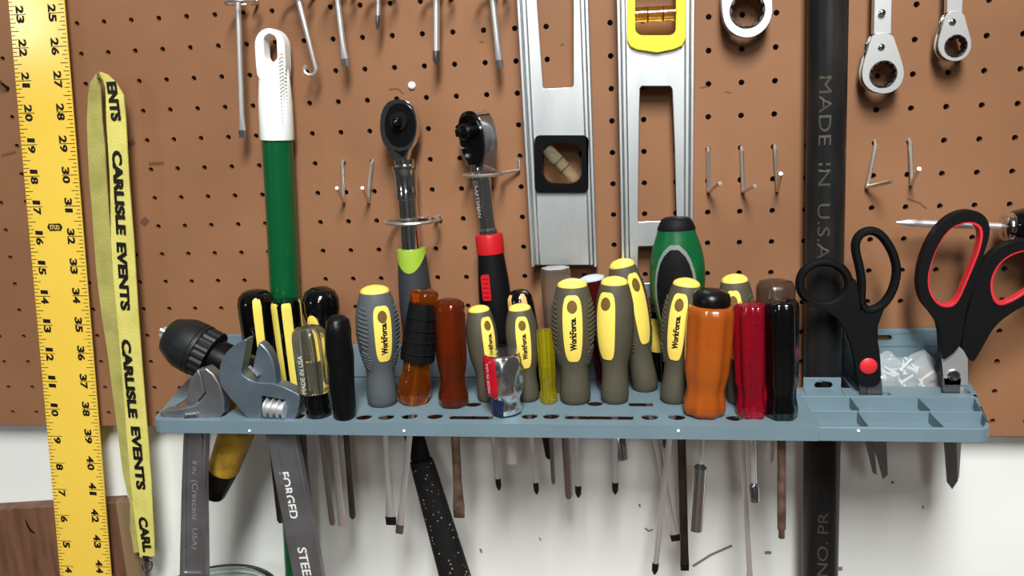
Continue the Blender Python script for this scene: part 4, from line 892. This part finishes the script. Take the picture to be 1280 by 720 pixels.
def scissorsB():
    y = -1.75; Z3 = lambda pts: zz(pts, 1080, 250, 3.0); Q = lambda pts, yy=y: pxo(smoothpoly(Z3(pts), 2), yy)
    th = Thing('scissors', 'black scissors with red-lined finger loops at the right end of the rack', 'scissors', AY(1189, 610, y))
    inn = [(228, 300), (238, 240), (270, 160), (310, 102), (365, 76), (415, 78), (440, 105), (432, 170), (405, 240), (375, 310), (352, 365), (325, 398), (275, 396), (240, 355)]
    def shrink(p, f):
        cx = sum(a for a, b in p) / len(p); cy = sum(b for a, b in p) / len(p); return [(cx + (a - cx) * f, cy + (b - cy) * f) for a, b in p]
    out = [(192, 305), (205, 220), (240, 135), (290, 72), (350, 38), (410, 34), (455, 65), (464, 125), (442, 190), (420, 270), (392, 350), (372, 410), (362, 480), (352, 545), (292, 594), (283, 585), (278, 470), (250, 425), (205, 375)]
    th.part('handle', MB().ext(Q(out), y - 0.2, y + 0.16, [Q(inn)]), M['blkmat'], bevel=0.08, seg=3)
    th.part('red_lining', MB().ext(Q(shrink(inn, 1.02)), y - 0.17, y + 0.14, [Q([(235 + (a - 235) * 0.92 + 6, b * 0.945 + 13) for a, b in inn])]), M['redin'], bevel=0.02)
    in2 = [(462, 325), (475, 265), (515, 212), (580, 182), (650, 178), (690, 215), (680, 280), (620, 335), (525, 392), (482, 388)]
    out2 = [(358, 520), (385, 400), (412, 290), (432, 245), (480, 185), (550, 150), (650, 140), (725, 180), (730, 280), (660, 355), (540, 420), (480, 470), (440, 540), (405, 603), (392, 595), (365, 560)]
    th.part('handle', MB().ext(Q(out2, y + 0.1), y - 0.06, y + 0.28, [Q(in2, y + 0.1)]), M['blkmat'], bevel=0.08, seg=3)
    th.part('red_lining', MB().ext(Q(shrink(in2, 1.02), y + 0.1), y - 0.03, y + 0.25, [Q(shrink(in2, 0.90), y + 0.1)]), M['redin'], bevel=0.02)
    th.part('blade', MB().ext(pxo(Z3([(290, 585), (345, 540), (368, 560), (385, 590), (386, 690), (300, 690)]) , y), y - 0.08, y - 0.02), M['satin'])
    th.part('blade', MB().ext(pxo([(1180, 470), (1206, 470), (1202, 548), (1199, 596), (1193, 608), (1187, 606), (1180, 548)], y), y - 0.0, y + 0.06), M['satin'])
    th.part('blade', MB().ext(pxo([(1178, 472), (1200, 472), (1194, 548), (1196, 600), (1189, 610), (1183, 602), (1179, 548)], y), y - 0.08, y - 0.02), M['steel'])
    pc = AY(1192, 469, y - 0.08)
    th.part('pivot_screw', MB().lathe([(0.19, 0), (0.19, 0.03), (0.15, 0.08), (0, 0.1)], 20, Matrix.Translation((pc.x, y - 0.08, pc.z)) @ Matrix.Rotation(math.pi / 2, 4, 'X')), M['chrome'])
scissorsB()

# ================================================================== the rack
def rack():
    yf, yb = -4.78, -0.08; z0 = ZS - 0.40
    xl0, xr0 = 3.75, 28.1; xl1, xr1 = 2.65, 29.05            # front and back corners
    lx = lambda y: xl0 + (xl1 - xl0) * (y - yf) / (yb - yf); rx = lambda y: xr0 + (xr1 - xr0) * (y - yf) / (yb - yf)
    th = Thing('tool_rack', 'blue-grey plastic tool rack with holes, slots and small bins across the wall', 'tool rack', (16, -0.1, z0))
    XY = Matrix(((1, 0, 0, 0), (0, 0, 1, 0), (0, 1, 0, 0), (0, 0, 0, 1)))       # ext: local (x, z) -> world (x, y), local y -> world z
    def plate(ol, za, zb_, holes, name, under=None, bevel=0.02): return th.part(name, MB().ext(ol, za, zb_, holes, XY), M['rack'], under, bevel=bevel)
    xs = sx(1003, 500).x                                      # left plate | bin section
    gx = (AY(362, 480, yG)).x; pxx = AY(1029, 470, yP).x
    def arc(cx, cy, r, a0, a1, n=5): return [(cx + r * math.cos(math.radians(a0 + (a1 - a0) * i / n)), cy + r * math.sin(math.radians(a0 + (a1 - a0) * i / n))) for i in range(n + 1)]
    fl_c = arc(xl0 + 0.45, yf + 0.4, 0.4, 262, 196); fr_c = arc(xr0 - 0.45, yf + 0.4, 0.4, -82, -16)
    yb2 = yb - 0.55
    left = [(xs, yf), (xs, yb)] + [(gx + 0.62, yb), (gx + 0.6, yG - 0.55), (gx - 0.6, yG - 0.55), (gx - 0.62, yb), (lx(yb), yb)] + fl_c[::-1]
    rects = []
    def R_(x0, x1, y0, y1): rects.append((x0, x1, y0, y1)); return rrect(x0, x1, y0, y1, min(0.1, (y1 - y0) / 2 - 0.005, (x1 - x0) / 2 - 0.005), 4)
    hl = []
    # back gap slots
    hl.append(R_(gx + 0.9, 13.6, -0.55, -0.28)); hl.append(R_(14.2, 17.6, -0.55, -0.28)); 
    # drill opening, wrench slots
    hl.append(R_(3.9, 7.3, -3.75, -2.1))
    c = AY(247, 535, yN); hl.append(R_(c.x - 0.75, c.x + 0.62, yN - 0.24, yN + 0.24))
    c = AY(354, 535, yN); hl.append(R_(c.x - 0.72, c.x + 0.72, yN - 0.24, yN + 0.24))
    # speckled bar opening
    c = AY(509, 513, yS); hl.append(R_(c.x - 0.45, c.x + 0.6, yS - 0.32, yS + 0.32))
    # front slots and curved slot
    for p, q in (((562, 521), (617, 521)), ((706, 521), (792, 521))):
        a, b = AZ(*p, ZS), AZ(*q, ZS); hl.append(R_(a.x, b.x, a.y - 0.19, a.y + 0.19))
    c = AZ(801, 505, ZS); hl.append(R_(c.x - 0.36, c.x + 0.36, c.y - 0.2, c.y + 0.2))
    cl = []
    def clash(x, y, r):
        for a, b, q in cl:
            if math.hypot(a - x, b - y) < r + q + 0.05: return True
        for x0, x1, y0, y1 in rects:
            if x0 - r - 0.05 < x < x1 + r + 0.05 and y0 - r - 0.05 < y < y1 + r + 0.05: return True
        return y < yf + r + 0.06 or x > xs - r - 0.05 or y > yb - r - 0.05 or (abs(x - gx) < 0.65 + r and y > yG - 0.6 - r)
    want = list(HOLES)
    for px, py in ((455, 521), (483, 521), (512, 520), (544, 520), (662, 520), (689, 520), (812, 521), (846, 521), (918, 522), (592, 505), (744, 504), (224, 503)):
        p = AZ(px, py, ZS); want.append((p.x, p.y, 0.25))
    for x, y, r in want:
        if not clash(x, y, r): cl.append((x, y, r)); hl.append(circ(x, y, r, 16))
        elif not clash(x, y, r * 0.6): cl.append((x, y, r * 0.6)); hl.append(circ(x, y, r * 0.6, 12))
    plate(left, ZS - 0.05, ZS, hl, 'top_plate', bevel=0)
    q = 0.12
    skirt = [(xs, yf), (xs, yf + q), (xl0 + 0.45, yf + q), (lx(yf + 0.6) + q, yf + 0.6), (lx(yb) + q, yb), (lx(yb), yb)] + fl_c[::-1]
    plate(skirt, z0, ZS - 0.05, [], 'front_lip', bevel=0)
    # bin section: flat rear part plus dividers, rows and floors
    Zp = lambda px, py: AZ(px, py, ZS)
    r1, r3 = Zp(1160, 514).y, Zp(1160, 496.5).y
    bag0, bag1 = Zp(1062, 470).x, Zp(1180, 470).x
    ny = yP - RP - 0.1
    flat = [(xs, r3), (rx(r3), r3), (rx(yb), yb), (pxx + 0.68, yb), (pxx + 0.68, ny), (xs, ny)]
    pocket = [(bag0, -1.3), (bag1, -1.3), (bag1, -0.32), (bag0, -0.32)]
    slA = AY(1091, 490, -1.95).x; slB = AY(1192, 490, -1.75).x
    sl = [rrect(slA - 0.45, slA + 0.5, -2.12, -1.8, 0.1), rrect(slB - 0.4, slB + 0.45, -1.92, -1.56, 0.1)]
    obs = []
    bs = plate(flat, ZS - 0.12, ZS, [pocket] + sl + obs, 'rear_shelf', bevel=0)
    plate([(bag0 - 0.06, -1.36), (bag1 + 0.06, -1.36), (bag1 + 0.06, -0.26), (bag0 - 0.06, -0.26)], z0, z0 + 0.06, [], 'pocket_floor', bs, bevel=0)
    def wall_(x0, x1, y0, y1, nm='divider', zt=ZS): th.part(nm, MB().box(x0, x1, y0, y1, z0, zt), M['rack'], bevel=0.012)
    lipR = [(xs, yf)] + fr_c + [(rx(-2.0), -2.0), (rx(-2.0) - q, -2.0), (rx(yf + 0.7) - q, yf + 0.7)] + [(xr0 - 0.45 + 0.28 * math.cos(math.radians(t)), yf + 0.4 + 0.28 * math.sin(math.radians(t))) for t in (-20, -42, -64, -88)] + [(xs, yf + q)]
    plate(lipR, z0, ZS, [], 'front_lip', bevel=0.02)
    plate([(xs, yf + 0.06), (xr0 - 0.25, yf + 0.06), (rx(yf + 0.5) - 0.06, yf + 0.5), (rx(r3) - 0.06, r3), (xs, r3)], z0, z0 + 0.07, [], 'bin_floor', bs, bevel=0)
    wall_(xs, rx(r1) - 0.06, r1 - 0.03, r1 + 0.03); wall_(xs, rx(r3) - 0.06, r3 - 0.03, r3 + 0.03, zt=ZS + 0.02)
    wall_(xs, xs + 0.06, yf + 0.05, r3, 'end_wall')
    for px, py, ya, yb_ in ((1073, 514, yf + 0.08, r1 - 0.02), (1162, 514, yf + 0.08, r1 - 0.02), (1064, 497, r1 + 0.02, r3 - 0.02), (1149, 497, r1 + 0.02, r3 - 0.02)):
        X = Zp(px, py).x; wall_(X - 0.03, X + 0.03, ya, yb_)
    pa, pb = AY(1004, 480, ny - 0.04), AY(1051, 480, ny - 0.04); pt2 = AY(1028, 472, ny - 0.04).z; oc = AY(1029, 481, ny - 0.04)
    th.part('slot_plate', MB().ext([(pa.x, ZS - 0.04), (pb.x, ZS - 0.04), (pb.x, pt2), (pa.x, pt2)], ny - 0.08, ny, [rrect(oc.x - 0.27, oc.x + 0.27, oc.z - 0.1, oc.z + 0.1, 0.098)]), M['rack'], bevel=0.01)
    for X in (pa.x, pb.x): wall_(X - 0.03, X + 0.03, r3, ny, 'rib', ZS + 0.03)
    # back rail, in pieces round the pole and the pipe, with taller fixing ears
    zr = AY(585, 430, -0.1).z
    for x0, x1 in ((lx(yb), gx - 0.66), (gx + 0.66, pxx - 0.72), (pxx + 0.72, rx(yb))):
        th.part('back_rail', MB().box(x0, x1, -0.24, -0.06, z0, zr), M['rack'], bevel=0.02)
    e0, e1 = AY(1052, 440, -0.15).x, AY(1180, 440, -0.15).x; zt_ = AY(1110, 412, -0.25).z
    e0 = max(e0, pxx + 0.72)
    s0, s1 = AY(1092, 423, -0.25), AY(1115, 423, -0.25)
    th.part('fixing_ear', MB().ext([(e0, zr - 0.1), (e1, zr - 0.1), (e1, zt_), (e0, zt_)], -0.26, -0.06, [rrect(s0.x, s1.x, s0.z - 0.1, s0.z + 0.1, 0.095)]), M['rack'], bevel=0.02)
    e0, e1 = AY(262, 430, -0.15).x, gx - 0.68; zt_ = AY(290, 419, -0.25).z
    th.part('fixing_ear', MB().box(e0, e1, -0.26, -0.06, zr - 0.1, zt_), M['rack'], bevel=0.02)
    for px in (312, 505, 848, 1073):                          # pips on the lip, painted white for their specks of light
        c = AY(px, 538.5, yf); th.part('glint_pip', MB().lathe([(0.045, 0), (0.035, 0.03), (0, 0.04)], 10, Matrix.Translation((c.x, yf, c.z)) @ Matrix.Rotation(math.pi / 2, 4, 'X')), M['white'])
    return bag0, bag1, z0
bag0, bag1, z0 = rack()
# --- crumpled bag with bits in the rear pocket
random.seed(11)
cx, cy = (bag0 + bag1) / 2, -0.82
def bag():
    th = Thing('plastic_bag', 'crumpled clear plastic bag of small parts between the two scissors', 'bag', (cx, cy, z0 + 0.06))
    n, k = 26, 14; vs, fs = [], []; hw = (bag1 - bag0) / 2 - 0.12; H = 1.15
    for j in range(k + 1):
        t = j / k
        for i in range(n):
            a = 2 * math.pi * i / n; wv = 0.12 * math.sin(3 * a + 7 * t) + 0.09 * math.sin(7 * a - 9 * t) + random.uniform(-0.05, 0.05)
            rr = (1 - 0.55 * t ** 2.2) * (1 + wv * min(1, t * 2)) * (0.97 if t < 0.5 else 1)
            vs.append((cx + hw * rr * math.cos(a), cy + 0.40 * rr * math.sin(a), z0 + 0.07 + H * t * (1 + 0.18 * math.sin(2 * a + 1) * t)))
    for j in range(k):
        for i in range(n): q = (i + 1) % n; fs.append((j * n + i, j * n + q, (j + 1) * n + q, (j + 1) * n + i))
    fs.append(list(range(n))); fs.append(list(range(k * n, (k + 1) * n)))
    th.part('bag_film', MB().add(vs, fs), M['bag'], smooth=25)
    for i in range(16):
        p = Vector((cx + random.uniform(-0.75, 0.5) * hw, cy + random.uniform(-0.2, 0.15), z0 + 0.25 + random.uniform(0, 0.65)))
        d = Vector((random.uniform(-1, 1), random.uniform(-0.3, 0.3), random.uniform(-0.6, 0.8))).normalized()
        th.part('small_fastener', MB().lathe([(0, 0), (0.1, 0), (0.1, 0.05), (0.05, 0.06), (0.045, 0.5), (0, 0.52)], 8, frame(p, d)), M['bits'])
    th.part('card_slip', MB().box(cx + 0.45, cx + 1.0, cy - 0.12, cy - 0.08, z0 + 0.1, z0 + 0.85), M['cardb'])
bag()
